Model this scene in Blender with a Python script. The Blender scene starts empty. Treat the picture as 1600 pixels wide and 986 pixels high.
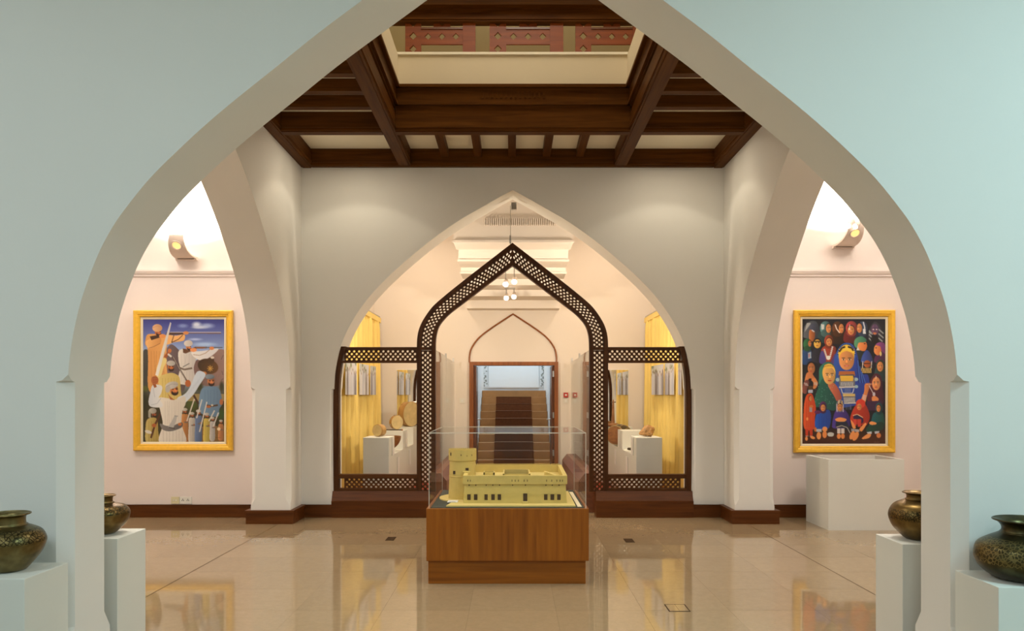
import bpy, math, random
import numpy as np
from mathutils import Vector, Matrix

random.seed(7)
SC = bpy.context.scene
COL = SC.collection
PI = math.pi

# ------------------------------------------------------------------ camera, world, exposure
EYE = 1.5
FPX = 1224.0
cam_d = bpy.data.cameras.new('camera')
cam = bpy.data.objects.new('camera', cam_d)
COL.objects.link(cam)
cam.location = (0, 0, EYE)
cam.rotation_euler = (PI / 2, 0, 0)
cam_d.sensor_width = 36.0
cam_d.lens = FPX / 1600 * 36.0
cam_d.shift_x = -1 / 1600
cam_d.shift_y = 124 / 1600
cam_d.clip_start = 0.05
SC.camera = cam

world = bpy.data.worlds.new('world')
SC.world = world
world.use_nodes = True
world.node_tree.nodes['Background'].inputs[0].default_value = (0.9, 0.97, 1.0, 1)
world.node_tree.nodes['Background'].inputs[1].default_value = 0.15

SC.view_settings.view_transform = 'Standard'
SC.view_settings.look = 'None'
SC.view_settings.gamma = 1.0
SC.view_settings.use_curve_mapping = False
SC.view_settings.exposure = 0.0


def area_light(name, loc, size, energy, color, rot=(0, 0, 0), size_y=None, spread=PI):
    d = bpy.data.lights.new(name, 'AREA')
    d.energy = energy
    d.color = color
    d.size = size
    if size_y:
        d.shape = 'RECTANGLE'
        d.size_y = size_y
    d.spread = spread
    o = bpy.data.objects.new(name, d)
    o.location = loc
    o.rotation_euler = rot
    COL.objects.link(o)
    return o


def spot_light(name, loc, energy, color, target, angle, blend=0.3, radius=0.04):
    d = bpy.data.lights.new(name, 'SPOT')
    d.energy = energy
    d.color = color
    d.spot_size = angle
    d.spot_blend = blend
    d.shadow_soft_size = radius
    o = bpy.data.objects.new(name, d)
    o.location = loc
    o.rotation_euler = (Vector(target) - Vector(loc)).to_track_quat('-Z', 'Y').to_euler()
    COL.objects.link(o)
    return o


PEACH = (1.0, 0.78, 0.56)
# near gallery, fluorescent ceiling panels (fixtures built further down)
area_light('gallery_light', (3.4, 1.0, 4.50), 1.2, 142, (0.63, 1.0, 1.07), size_y=1.2)
area_light('gallery_light', (-3.2, 0.6, 4.50), 1.2, 70, (0.84, 1.0, 1.04), size_y=1.2)
area_light('gallery_light', (0.0, -2.0, 4.50), 1.2, 82, (0.88, 1.0, 1.05), size_y=1.2)
# atrium downlights in the coffers: a beam and the lamp's wide spill
for sx in (-1, 1):
    spot_light('downlight_beam', (sx * 1.85, 8.82, 4.44), 12, (1.0, 0.89, 0.68), (sx * 1.85, 8.82, 0), math.radians(110), 0.18)
    spot_light('downlight_spill', (sx * 1.85, 8.82, 4.44), 24, (1.0, 0.87, 0.66), (sx * 1.85, 8.82, 0), math.radians(172), 0.9, 0.06)
    spot_light('downlight_beam', (sx * 1.85, 4.95, 4.44), 85, (1.0, 0.95, 0.86), (sx * 1.85, 4.95, 0), math.radians(120), 0.6)
    spot_light('downlight_spill', (sx * 1.85, 4.95, 4.44), 58, (1.0, 0.94, 0.84), (sx * 1.85, 4.95, 0), math.radians(172), 0.9, 0.06)
# upper storey light that falls down the well, and an added lamp brightening the wall behind its timber screens
area_light('upper_unseen_light', (0, 6.9, 8.2), 1.6, 130, (1.0, 0.90, 0.74), size_y=1.6)
area_light('upper_unseen_light', (0, 10.75, 8.2), 4.0, 60, (1.0, 0.92, 0.66), size_y=0.2)  # added, unseen: lights the wall so the pierced diamonds show pale
# side aisles
for sx in (-1, 1):
    area_light('aisle_light', (sx * 4.3, 6.9, 4.52), 0.9, 80, (1.0, 0.90, 0.79), size_y=0.9)
    spot_light('wall_washer_beam', (sx * 3.95, 9.2, 3.52 if sx > 0 else 3.36), 420, (1.0, 0.90, 0.78), (sx * 3.95, 9.5, 4.6), math.radians(150), 0.5, 0.05)
# far room: unseen ceiling strips above the curtains, and added fill lamps hidden behind the arch wall
for sx in (-1, 1):
    area_light('far_room_light', (sx * 1.6, 11.9, 4.3), 0.6, 22, PEACH, size_y=2.2)
    area_light('hidden_arch_fill', (sx * 1.90, 10.14, 2.78), 0.4, 84, (1.0, 0.83, 0.63), rot=(math.radians(70), 0, math.radians(sx * 72)), size_y=0.3)  # added fill, out of view, to brighten soffit, end wall and curtains
# stair hall beyond the door
area_light('stair_hall_light', (0.0, 17.6, 4.6), 1.5, 64, (0.86, 0.95, 1.0), size_y=2.2)


# ------------------------------------------------------------------ helpers
def px(x, y, Y):
    """photo pixel -> world point at depth Y"""
    return ((x - 801) * Y / FPX, Y, EYE + (617 - y) * Y / FPX)


def PX(x, Y):
    return (x - 801) * Y / FPX


def PZ(y, Y):
    return EYE + (617 - y) * Y / FPX


class MB:
    def __init__(self):
        self.v = []
        self.f = []

    def add(self, verts, faces):
        n = len(self.v)
        self.v += [tuple(p) for p in verts]
        self.f += [tuple(n + i for i in f) for f in faces]
        return self

    def box(self, x0, x1, y0, y1, z0, z1):
        return self.add([(x0, y0, z0), (x1, y0, z0), (x1, y1, z0), (x0, y1, z0), (x0, y0, z1), (x1, y0, z1), (x1, y1, z1), (x0, y1, z1)],
                        [(0, 3, 2, 1), (4, 5, 6, 7), (0, 1, 5, 4), (1, 2, 6, 5), (2, 3, 7, 6), (3, 0, 4, 7)])

    def frustum(self, c, a, b, z0, z1):
        """a, b = (x0,x1,y0,y1) rectangles at z0 and z1"""
        return self.add([(a[0], a[2], z0), (a[1], a[2], z0), (a[1], a[3], z0), (a[0], a[3], z0), (b[0], b[2], z1), (b[1], b[2], z1), (b[1], b[3], z1), (b[0], b[3], z1)],
                        [(0, 3, 2, 1), (4, 5, 6, 7), (0, 1, 5, 4), (1, 2, 6, 5), (2, 3, 7, 6), (3, 0, 4, 7)])

    def prism(self, pts, y0, y1, axis='y'):
        """closed outline pts (a,b) extruded along axis"""
        n = len(pts)
        def P(a, b, t):
            return (a, t, b) if axis == 'y' else ((t, a, b) if axis == 'x' else (a, b, t))
        vs = [P(a, b, y0) for a, b in pts] + [P(a, b, y1) for a, b in pts]
        fs = [tuple(range(n)), tuple(range(2 * n - 1, n - 1, -1))]
        fs += [(i, i + n, (i + 1) % n + n, (i + 1) % n) for i in range(n)]
        return self.add(vs, fs)

    def tube(self, pts, r, n=8, cap=True):
        pts = [Vector(p) for p in pts]
        rs = r if isinstance(r, (list, tuple)) else [r] * len(pts)
        vs, fs = [], []
        for i, p in enumerate(pts):
            t = (pts[min(i + 1, len(pts) - 1)] - pts[max(i - 1, 0)]).normalized()
            up = Vector((0, 0, 1)) if abs(t.z) < 0.9 else Vector((0, 1, 0))
            a = t.cross(up).normalized()
            b = t.cross(a)
            for k in range(n):
                an = 2 * PI * k / n
                vs.append(p + (a * math.cos(an) + b * math.sin(an)) * rs[i])
        for i in range(len(pts) - 1):
            for k in range(n):
                fs.append((i * n + k, i * n + (k + 1) % n, (i + 1) * n + (k + 1) % n, (i + 1) * n + k))
        if cap:
            fs.append(tuple(range(n)))
            fs.append(tuple(range(len(pts) * n - 1, (len(pts) - 1) * n - 1, -1)))
        return self.add(vs, fs)

    def lathe(self, prof, n=32, mat=None, close=False):
        """prof = [(r,z)], around z; mat = Matrix applied"""
        vs, fs = [], []
        m = len(prof)
        for r, z in prof:
            for k in range(n):
                an = 2 * PI * k / n
                vs.append(Vector((r * math.cos(an), r * math.sin(an), z)))
        for i in range(m - 1 + (1 if close else 0)):
            j = (i + 1) % m
            for k in range(n):
                fs.append((i * n + k, i * n + (k + 1) % n, j * n + (k + 1) % n, j * n + k))
        if not close:
            if prof[0][0] > 1e-6:
                fs.append(tuple(range(n - 1, -1, -1)))
            if prof[-1][0] > 1e-6:
                fs.append(tuple(range((m - 1) * n, m * n)))
        if mat is not None:
            vs = [mat @ v for v in vs]
        return self.add(vs, fs)

    def build(self, name, mat, parent=None, smooth=False, bevel=0.0, kind=None, label=None, origin=None):
        base = Vector((0, 0, 0))
        if parent is not None:
            base = Vector(BASE.get(parent.name, (0, 0, 0)))
        elif origin is not None:
            base = Vector(origin)
        me = bpy.data.meshes.new(name)
        me.from_pydata([tuple(Vector(p) - base) for p in self.v], [], self.f)
        me.validate()
        if smooth:
            me.polygons.foreach_set('use_smooth', [True] * len(me.polygons))
        me.materials.append(mat)
        o = bpy.data.objects.new(name, me)
        COL.objects.link(o)
        BASE[o.name] = tuple(base)
        if parent is not None:
            o.parent = parent
        else:
            o.location = base
        if bevel > 0:
            b = o.modifiers.new('bevel', 'BEVEL')
            b.width = bevel
            b.segments = 2
            b.limit_method = 'ANGLE'
        if smooth:
            try:
                w = o.modifiers.new('smooth', 'EDGE_SPLIT')
                w.split_angle = math.radians(38)
            except Exception:
                pass
        if kind:
            o['kind'] = kind
        if label:
            o['label'] = label
        return o


BASE = {}


def thing(name, loc, label, cat, group=None):
    o = bpy.data.objects.new(name, None)
    o.empty_display_size = 0.1
    COL.objects.link(o)
    o.location = loc
    BASE[o.name] = tuple(loc)
    return tag(o, label, cat, group)


def tag(o, label, cat, group=None):
    o['label'] = label
    o['category'] = cat
    if group:
        o['group'] = group
    return o


def struct(o):
    o['kind'] = 'structure'
    return o


def box(name, mat, x0, x1, y0, y1, z0, z1, parent=None, **k):
    return MB().box(x0, x1, y0, y1, z0, z1).build(name, mat, parent, **k)


def curve_pts(tab, n=4):
    """Catmull-Rom through the table, n points for each span"""
    P = [Vector((a, b, 0)) for a, b in tab]
    out = []
    for i in range(len(P) - 1):
        p0 = P[max(i - 1, 0)]
        p1, p2 = P[i], P[i + 1]
        p3 = P[min(i + 2, len(P) - 1)]
        for k in range(n):
            t = k / n
            q = 0.5 * ((2 * p1) + (p2 - p0) * t + (2 * p0 - 5 * p1 + 4 * p2 - p3) * t * t + (3 * p1 - p0 - 3 * p2 + p3) * t ** 3)
            out.append((q.x, q.y))
    out.append((P[-1].x, P[-1].y))
    return out


# ------------------------------------------------------------------ materials
def mat_new(name):
    m = bpy.data.materials.new(name)
    m.use_nodes = True
    return m, m.node_tree.nodes, m.node_tree.links, m.node_tree.nodes['Principled BSDF']


def plain(name, col, rough=0.6, metal=0.0, noise=0.0, scale=8.0, spec=0.5, bump=0.0, bscale=60.0, coat=0.0):
    m, N, L, b = mat_new(name)
    b.inputs['Base Color'].default_value = (*col, 1)
    b.inputs['Roughness'].default_value = rough
    b.inputs['Metallic'].default_value = metal
    b.inputs['Specular IOR Level'].default_value = spec
    b.inputs['Coat Weight'].default_value = coat
    tc = N.new('ShaderNodeTexCoord')
    if noise > 0:
        n = N.new('ShaderNodeTexNoise')
        n.inputs['Scale'].default_value = scale
        n.inputs['Detail'].default_value = 5
        L.new(tc.outputs['Object'], n.inputs['Vector'])
        r = N.new('ShaderNodeValToRGB')
        r.color_ramp.elements[0].position = 0.3
        r.color_ramp.elements[1].position = 0.7
        r.color_ramp.elements[0].color = (*[c * (1 - noise) for c in col], 1)
        r.color_ramp.elements[1].color = (*[min(1, c * (1 + noise)) for c in col], 1)
        L.new(n.outputs['Fac'], r.inputs['Fac'])
        L.new(r.outputs['Color'], b.inputs['Base Color'])
    if bump > 0:
        n2 = N.new('ShaderNodeTexNoise')
        n2.inputs['Scale'].default_value = bscale
        n2.inputs['Detail'].default_value = 4
        L.new(tc.outputs['Object'], n2.inputs['Vector'])
        bp = N.new('ShaderNodeBump')
        bp.inputs['Strength'].default_value = bump
        bp.inputs['Distance'].default_value = 0.01
        L.new(n2.outputs['Fac'], bp.inputs['Height'])
        L.new(bp.outputs['Normal'], b.inputs['Normal'])
    return m


def wood(name, dark, light, axis='x', rough=0.35, scale=6.0, stretch=0.06, spec=0.5):
    m, N, L, b = mat_new(name)
    tc = N.new('ShaderNodeTexCoord')
    mp = N.new('ShaderNodeMapping')
    s = [1, 1, 1]
    s['xyz'.index(axis)] = stretch
    mp.inputs['Scale'].default_value = [q * scale for q in s]
    n = N.new('ShaderNodeTexNoise')
    n.inputs['Scale'].default_value = 4.0
    n.inputs['Detail'].default_value = 8
    n.inputs['Distortion'].default_value = 0.6
    r = N.new('ShaderNodeValToRGB')
    r.color_ramp.elements[0].position = 0.28
    r.color_ramp.elements[1].position = 0.72
    r.color_ramp.elements[0].color = (*dark, 1)
    r.color_ramp.elements[1].color = (*light, 1)
    L.new(tc.outputs['Object'], mp.inputs['Vector'])
    L.new(mp.outputs['Vector'], n.inputs['Vector'])
    L.new(n.outputs['Fac'], r.inputs['Fac'])
    L.new(r.outputs['Color'], b.inputs['Base Color'])
    b.inputs['Roughness'].default_value = rough
    b.inputs['Specular IOR Level'].default_value = spec
    bp = N.new('ShaderNodeBump')
    bp.inputs['Strength'].default_value = 0.08
    bp.inputs['Distance'].default_value = 0.004
    L.new(n.outputs['Fac'], bp.inputs['Height'])
    L.new(bp.outputs['Normal'], b.inputs['Normal'])
    return m


def emit(name, col, strength):
    m, N, L, b = mat_new(name)
    b.inputs['Base Color'].default_value = (*col, 1)
    b.inputs['Emission Color'].default_value = (*col, 1)
    b.inputs['Emission Strength'].default_value = strength
    return m


def glass(name, tint=(0.97, 0.99, 0.98), ior=1.5, boost=1.0):
    m, N, L, b = mat_new(name)
    N.remove(b)
    t = N.new('ShaderNodeBsdfTransparent')
    t.inputs['Color'].default_value = (*tint, 1)
    g = N.new('ShaderNodeBsdfGlossy')
    g.inputs['Roughness'].default_value = 0.01
    # Schlick reflectance, the same from both sides of a face
    gm = N.new('ShaderNodeNewGeometry')
    dt = N.new('ShaderNodeVectorMath')
    dt.operation = 'DOT_PRODUCT'
    L.new(gm.outputs['Incoming'], dt.inputs[0])
    L.new(gm.outputs['Normal'], dt.inputs[1])
    def mth(op, x, y=None):
        q = N.new('ShaderNodeMath')
        q.operation = op
        q.use_clamp = op in ('MULTIPLY', 'ADD')
        for i, s in enumerate((x, y)):
            if s is None:
                continue
            if isinstance(s, (int, float)):
                q.inputs[i].default_value = s
            else:
                L.new(s, q.inputs[i])
        return q.outputs[0]
    f0 = ((ior - 1) / (ior + 1)) ** 2
    om = mth('SUBTRACT', 1.0, mth('ABSOLUTE', dt.outputs['Value']))
    p5 = mth('POWER', om, 5.0)
    fr = mth('ADD', mth('MULTIPLY', p5, 1 - f0), f0)
    mx = N.new('ShaderNodeMixShader')
    L.new(mth('MULTIPLY', fr, boost), mx.inputs[0])
    L.new(t.outputs[0], mx.inputs[1])
    L.new(g.outputs[0], mx.inputs[2])
    L.new(mx.outputs[0], N['Material Output'].inputs['Surface'])
    return m


def painted(name, rough=0.35):
    """colours come from the mesh's paint attribute"""
    m, N, L, b = mat_new(name)
    a = N.new('ShaderNodeAttribute')
    a.attribute_name = 'paint'
    L.new(a.outputs['Color'], b.inputs['Base Color'])
    b.inputs['Roughness'].default_value = rough
    return m


def terrazzo(name):
    m, N, L, b = mat_new(name)
    tc = N.new('ShaderNodeNewGeometry')
    v = N.new('ShaderNodeTexVoronoi')
    v.inputs['Scale'].default_value = 55
    L.new(tc.outputs['Position'], v.inputs['Vector'])
    n = N.new('ShaderNodeTexNoise')
    n.inputs['Scale'].default_value = 14
    n.inputs['Detail'].default_value = 8
    n.inputs['Roughness'].default_value = 0.75
    L.new(tc.outputs['Position'], n.inputs['Vector'])
    r = N.new('ShaderNodeValToRGB')
    r.color_ramp.elements[0].position = 0.25
    r.color_ramp.elements[0].color = (0.300, 0.218, 0.125, 1)
    r.color_ramp.elements[1].position = 0.75
    r.color_ramp.elements[1].color = (0.350, 0.256, 0.150, 1)
    L.new(n.outputs['Fac'], r.inputs['Fac'])
    hs = N.new('ShaderNodeRGBToBW')
    L.new(v.outputs['Color'], hs.inputs[0])
    r2 = N.new('ShaderNodeValToRGB')
    r2.color_ramp.elements[0].position = 0.1
    r2.color_ramp.elements[0].color = (0.975, 0.975, 0.975, 1)
    r2.color_ramp.elements[1].position = 0.9
    r2.color_ramp.elements[1].color = (1.025, 1.025, 1.025, 1)
    L.new(hs.outputs[0], r2.inputs['Fac'])
    mx = N.new('ShaderNodeMix')
    mx.data_type = 'RGBA'
    mx.blend_type = 'MULTIPLY'
    mx.inputs[0].default_value = 1.0
    L.new(r.outputs['Color'], mx.inputs[6])
    L.new(r2.outputs['Color'], mx.inputs[7])
    oi = N.new('ShaderNodeObjectInfo')
    mr = N.new('ShaderNodeMapRange')
    mr.inputs['To Min'].default_value = 0.96
    mr.inputs['To Max'].default_value = 1.04
    L.new(oi.outputs['Random'], mr.inputs['Value'])
    mx2 = N.new('ShaderNodeMix')
    mx2.data_type = 'RGBA'
    mx2.blend_type = 'MULTIPLY'
    mx2.inputs[0].default_value = 1.0
    L.new(mx.outputs[2], mx2.inputs[6])
    L.new(mr.outputs['Result'], mx2.inputs[7])
    L.new(mx2.outputs[2], b.inputs['Base Color'])
    b.inputs['Roughness'].default_value = 0.07
    b.inputs['IOR'].default_value = 1.55
    # faint scuffs in the polish
    n3 = N.new('ShaderNodeTexNoise')
    n3.inputs['Scale'].default_value = 5
    n3.inputs['Detail'].default_value = 6
    L.new(tc.outputs['Position'], n3.inputs['Vector'])
    mr2 = N.new('ShaderNodeMapRange')
    mr2.inputs['To Min'].default_value = 0.02
    mr2.inputs['To Max'].default_value = 0.07
    L.new(n3.outputs['Fac'], mr2.inputs['Value'])
    L.new(mr2.outputs['Result'], b.inputs['Roughness'])
    return m


def brass(name, dark, light, zmid, zspan, line=(0.035, 0.027, 0.010)):
    """engraved old brass: relief in a band round the shoulder (object space height)"""
    m, N, L, b = mat_new(name)
    tc = N.new('ShaderNodeTexCoord')
    n = N.new('ShaderNodeTexNoise')
    n.inputs['Scale'].default_value = 18
    n.inputs['Detail'].default_value = 6
    L.new(tc.outputs['Object'], n.inputs['Vector'])
    r = N.new('ShaderNodeValToRGB')
    r.color_ramp.elements[0].position = 0.3
    r.color_ramp.elements[1].position = 0.75
    r.color_ramp.elements[0].color = (*dark, 1)
    r.color_ramp.elements[1].color = (*light, 1)
    L.new(n.outputs['Fac'], r.inputs['Fac'])
    v = N.new('ShaderNodeTexVoronoi')
    v.feature = 'DISTANCE_TO_EDGE'
    v.inputs['Scale'].default_value = 60
    L.new(tc.outputs['Object'], v.inputs['Vector'])
    lt = N.new('ShaderNodeMath')
    lt.operation = 'LESS_THAN'
    lt.inputs[1].default_value = 0.09
    L.new(v.outputs['Distance'], lt.inputs[0])
    sp = N.new('ShaderNodeSeparateXYZ')
    L.new(tc.outputs['Object'], sp.inputs[0])
    cmp_ = N.new('ShaderNodeMath')
    cmp_.operation = 'COMPARE'
    cmp_.inputs[1].default_value = zmid
    cmp_.inputs[2].default_value = zspan
    L.new(sp.outputs['Z'], cmp_.inputs[0])
    mu = N.new('ShaderNodeMath')
    mu.operation = 'MULTIPLY'
    L.new(lt.outputs[0], mu.inputs[0])
    L.new(cmp_.outputs[0], mu.inputs[1])
    mx = N.new('ShaderNodeMix')
    mx.data_type = 'RGBA'
    L.new(mu.outputs[0], mx.inputs[0])
    L.new(r.outputs['Color'], mx.inputs[6])
    mx.inputs[7].default_value = (*line, 1)
    L.new(mx.outputs[2], b.inputs['Base Color'])
    b.inputs['Metallic'].default_value = 0.85
    b.inputs['Roughness'].default_value = 0.34
    bp = N.new('ShaderNodeBump')
    bp.invert = True
    bp.inputs['Strength'].default_value = 0.5
    bp.inputs['Distance'].default_value = 0.004
    L.new(mu.outputs[0], bp.inputs['Height'])
    L.new(bp.outputs['Normal'], b.inputs['Normal'])
    return m


M = {}
M['wall'] = plain('white_plaster', (0.80, 0.79, 0.755), 0.75, noise=0.012, scale=1.5, spec=0.2, bump=0.03)
M['wall_warm'] = plain('cream_plaster', (0.82, 0.76, 0.70), 0.8, noise=0.012, scale=1.5, spec=0.2)
M['wall_pink'] = plain('blush_plaster', (0.82, 0.73, 0.685), 0.8, noise=0.012, scale=1.5, spec=0.2)
M['ceil'] = plain('cream_ceiling', (0.94, 0.88, 0.72), 0.8, spec=0.2)
M['parapet'] = plain('cream_parapet', (0.72, 0.62, 0.44), 0.7, spec=0.2)
M['floor'] = terrazzo('polished_terrazzo')
M['grout'] = plain('tile_grout', (0.26, 0.18, 0.105), 0.8)
M['joint'] = plain('floor_joint', (0.06, 0.035, 0.018), 0.9, spec=0.05)
M['beam_x'] = wood('dark_beam_x', (0.060, 0.019, 0.003), (0.130, 0.047, 0.008), 'x', 0.45, spec=0.05)
M['beam_y'] = wood('dark_beam_y', (0.060, 0.019, 0.003), (0.130, 0.047, 0.008), 'y', 0.45, spec=0.05)
M['base_x'] = wood('mahogany_x', (0.070, 0.019, 0.003), (0.125, 0.038, 0.006), 'x', 0.4, spec=0.2)
M['base_y'] = wood('mahogany_y', (0.070, 0.019, 0.003), (0.125, 0.038, 0.006), 'y', 0.4, spec=0.2)
M['screen'] = wood('dark_screen_wood', (0.040, 0.012, 0.002), (0.095, 0.034, 0.008), 'z', 0.4, spec=0.2)
M['screen_x'] = wood('dark_screen_wood_x', (0.045, 0.015, 0.003), (0.11, 0.040, 0.010), 'x', 0.4, spec=0.2)
M['case_z'] = wood('cherry_veneer', (0.20, 0.052, 0.003), (0.35, 0.108, 0.007), 'z', 0.4, scale=5, spec=0.3)
M['case_x'] = wood('cherry_veneer_x', (0.19, 0.050, 0.003), (0.32, 0.098, 0.007), 'x', 0.4, scale=5, spec=0.3)
M['door'] = wood('door_wood', (0.20, 0.06, 0.012), (0.33, 0.11, 0.025), 'z', 0.35)
M['door_dark'] = wood('door_leaf_wood', (0.10, 0.03, 0.01), (0.18, 0.06, 0.018), 'z', 0.35)
M['curb'] = wood('curb_wood', (0.17, 0.055, 0.022), (0.26, 0.09, 0.035), 'y', 0.3)
M['lattice'] = wood('red_lattice_wood', (0.20, 0.042, 0.006), (0.33, 0.075, 0.012), 'x', 0.5)
M['glass'] = glass('acrylic', tint=(0.994, 0.995, 0.992), boost=0.22)
M['pane'] = glass('partition_glass', ior=1.6, boost=1.0)
M['edge'] = plain('acrylic_edge', (0.75, 0.72, 0.62), 0.2)
M['mirror'] = plain('mirror', (0.85, 0.85, 0.83), 0.02, 1.0)
M['pedestal'] = plain('pedestal_paint', (0.74, 0.75, 0.70), 0.6, noise=0.015, scale=2, spec=0.3)
M['gold'] = plain('gold_frame', (0.86, 0.50, 0.045), 0.35, 0.15, noise=0.06, scale=30)
M['slip'] = plain('ivory_slip', (0.80, 0.70, 0.50), 0.6)
M['paint'] = painted('oil_painting')
M['print'] = painted('photo_print', 0.5)
M['fort'] = plain('fort_model', (0.64, 0.49, 0.145), 0.7, noise=0.05, scale=20)
M['fort_floor'] = plain('fort_model_base', (0.67, 0.53, 0.18), 0.7)
M['fort_dark'] = plain('fort_opening', (0.06, 0.028, 0.010), 0.7)
M['mat'] = plain('dark_felt', (0.045, 0.045, 0.032), 0.9)
M['white'] = plain('white_card', (0.86, 0.86, 0.84), 0.5)
M['black'] = plain('black_ink', (0.02, 0.02, 0.02), 0.6)
M['curtain'] = plain('yellow_curtain', (0.95, 0.72, 0.22), 0.6, noise=0.05, scale=3)
M['carpet'] = plain('red_carpet', (0.42, 0.07, 0.035), 0.95, noise=0.1, scale=40)
M['metal'] = plain('brushed_metal', (0.55, 0.53, 0.50), 0.3, 1.0)
M['fixture'] = plain('fixture_paint', (0.72, 0.60, 0.52), 0.5)
M['goldlamp'] = emit('lamp_gold', (1.0, 0.66, 0.25), 0.9)
M['bulb'] = emit('lamp_bulb', (1.0, 0.90, 0.72), 14)
M['panel_light'] = emit('panel_diffuser', (0.9, 1.0, 0.97), 1.2)
M['socket'] = plain('socket_plastic', (0.80, 0.78, 0.72), 0.4)
M['socket_cream'] = plain('socket_cream', (0.72, 0.66, 0.42), 0.4)
M['alarm'] = plain('alarm_red', (0.50, 0.03, 0.02), 0.4)
M['drumskin'] = plain('drum_skin', (0.62, 0.47, 0.22), 0.55, noise=0.12, scale=12)
M['drumwood'] = wood('drum_shell', (0.36, 0.19, 0.06), (0.55, 0.33, 0.12), 'z', 0.4)
M['bowlwood'] = wood('bowl_wood', (0.20, 0.08, 0.03), (0.34, 0.15, 0.05), 'x', 0.4)
M['darkdrum'] = plain('dark_drum_shell', (0.06, 0.04, 0.02), 0.5, noise=0.3, scale=15)
M['rope'] = plain('rope', (0.40, 0.30, 0.14), 0.8)
M['conch'] = plain('conch_shell', (0.50, 0.27, 0.10), 0.45, noise=0.4, scale=30, bump=0.5, bscale=50)
M['stair'] = plain('tan_stone', (0.50, 0.25, 0.085), 0.5, noise=0.08, scale=6)
M['stair_carpet'] = plain('brown_runner', (0.19, 0.058, 0.013), 0.85, noise=0.12, scale=20)
M['hall'] = plain('white_hall', (0.80, 0.84, 0.86), 0.7)
M['ornament'] = plain('grey_ornament', (0.28, 0.30, 0.28), 0.7)
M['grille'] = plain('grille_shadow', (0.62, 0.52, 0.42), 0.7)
M['upper_wall'] = plain('upper_wall', (0.62, 0.52, 0.30), 0.7)
M['pot_a'] = brass('brass_olive', (0.10, 0.075, 0.025), (0.26, 0.20, 0.08), 0.165, 0.030)
M['pot_b'] = brass('brass_dark', (0.035, 0.032, 0.015), (0.10, 0.085, 0.035), 0.135, 0.055, line=(0.20, 0.16, 0.06))
M['pot_c'] = brass('brass_brown', (0.10, 0.060, 0.018), (0.25, 0.16, 0.05), 0.15, 0.03)

# ------------------------------------------------------------------ the shell
Y0, Y1 = 3.86, 4.26          # near wall with the great arch
YB, YB2 = 9.61, 10.08        # back wall of the atrium
XW, XW2 = 2.59, 3.05         # side walls of the atrium
YE = 13.5                    # end wall of the far room
ZT = 4.49                    # cream ceiling of the atrium
YC = (Y1 + YB) / 2

PROF_F = [(0, 3.985), (0.2, 3.845), (0.461, 3.65), (0.70, 3.475), (0.953, 3.287), (1.16, 3.12), (1.369, 2.953), (1.52, 2.825), (1.66, 2.695),
          (1.79, 2.565), (1.907, 2.42), (1.97, 2.33), (2.03, 2.22), (2.084, 2.09), (2.115, 2.0), (2.14, 1.915), (2.165, 1.8), (2.182, 1.69), (2.19, 1.6)]
PROF_B = [(0, 4.013), (0.20, 3.905), (0.408, 3.785), (0.61, 3.67), (0.80, 3.545), (1.0, 3.40), (1.193, 3.245), (1.40, 3.065), (1.586, 2.890), (1.73, 2.735), (1.845, 2.591),
          (1.94, 2.450), (2.02, 2.308), (2.075, 2.19), (2.115, 2.08), (2.145, 1.96), (2.168, 1.84), (2.183, 1.72), (2.19, 1.6)]


def arch_wall(name, mat, axis, prof, t0, t1, s0, s1, ztop, centre=0.0, c=0.06, zc0=0.25, zc1=1.62):
    """wall with a pointed arch through it; piers with stopped chamfers.
    s runs along the wall, t through it"""
    def P(s, t, z):
        return (s, t, z) if axis == 'x' else (t, s, z)
    pts = curve_pts(prof, 4)
    w = pts[-1][0]
    mb = MB()
    for sg, send in ((-1, s0), (1, s1)):
        # arch zone: face quads up to the top, intrados quads
        for (a0, z0), (a1, z1) in zip(pts[:-1], pts[1:]):
            A, B = centre + sg * a0, centre + sg * a1
            for t in (t0, t1):
                mb.add([P(A, t, z0), P(B, t, z1), P(B, t, ztop), P(A, t, ztop)], [(0, 1, 2, 3)])
            mb.add([P(A, t0, z0), P(B, t0, z1), P(B, t1, z1), P(A, t1, z0)], [(0, 1, 2, 3)])
        zs = pts[-1][1]
        # pier levels with the chamfer stops
        lv = [(0.0, 0.0), (zc0, 0.0), (zc0 + 0.09, c), (zs - 0.035, c), (zs - 0.03, c * 0.55), (zs, 0.0)]
        W = centre + sg * w
        for (za, ca), (zb, cb) in zip(lv[:-1], lv[1:]):
            def ring(z, q):
                return [P(send, t0, z), P(W + sg * q, t0, z), P(W, t0 + q, z), P(W, t1 - q, z), P(W + sg * q, t1, z), P(send, t1, z)]
            ra, rb = ring(za, ca), ring(zb, cb)
            for i in range(5):
                mb.add([ra[i], ra[i + 1], rb[i + 1], rb[i]], [(0, 1, 2, 3)])
        # upper part of the pier beside the arch zone
        for t in (t0, t1):
            mb.add([P(W, t, zs), P(send, t, zs), P(send, t, ztop), P(W, t, ztop)], [(0, 1, 2, 3)])
        mb.add([P(send, t0, 0), P(send, t1, 0), P(send, t1, ztop), P(send, t0, ztop)], [(0, 1, 2, 3)])
    mb.add([P(s0, t0, ztop), P(s1, t0, ztop), P(s1, t1, ztop), P(s0, t1, ztop)], [(0, 1, 2, 3)])
    o = mb.build(name, mat)
    me = o.data
    import bmesh
    bm = bmesh.new()
    bm.from_mesh(me)
    bmesh.ops.remove_doubles(bm, verts=bm.verts, dist=0.0004)
    bmesh.ops.recalc_face_normals(bm, faces=bm.faces)
    bm.to_mesh(me)
    bm.free()
    me.polygons.foreach_set('use_smooth', [True] * len(me.polygons))
    e = o.modifiers.new('edges', 'EDGE_SPLIT')
    e.split_angle = math.radians(25)
    return struct(o)


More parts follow.
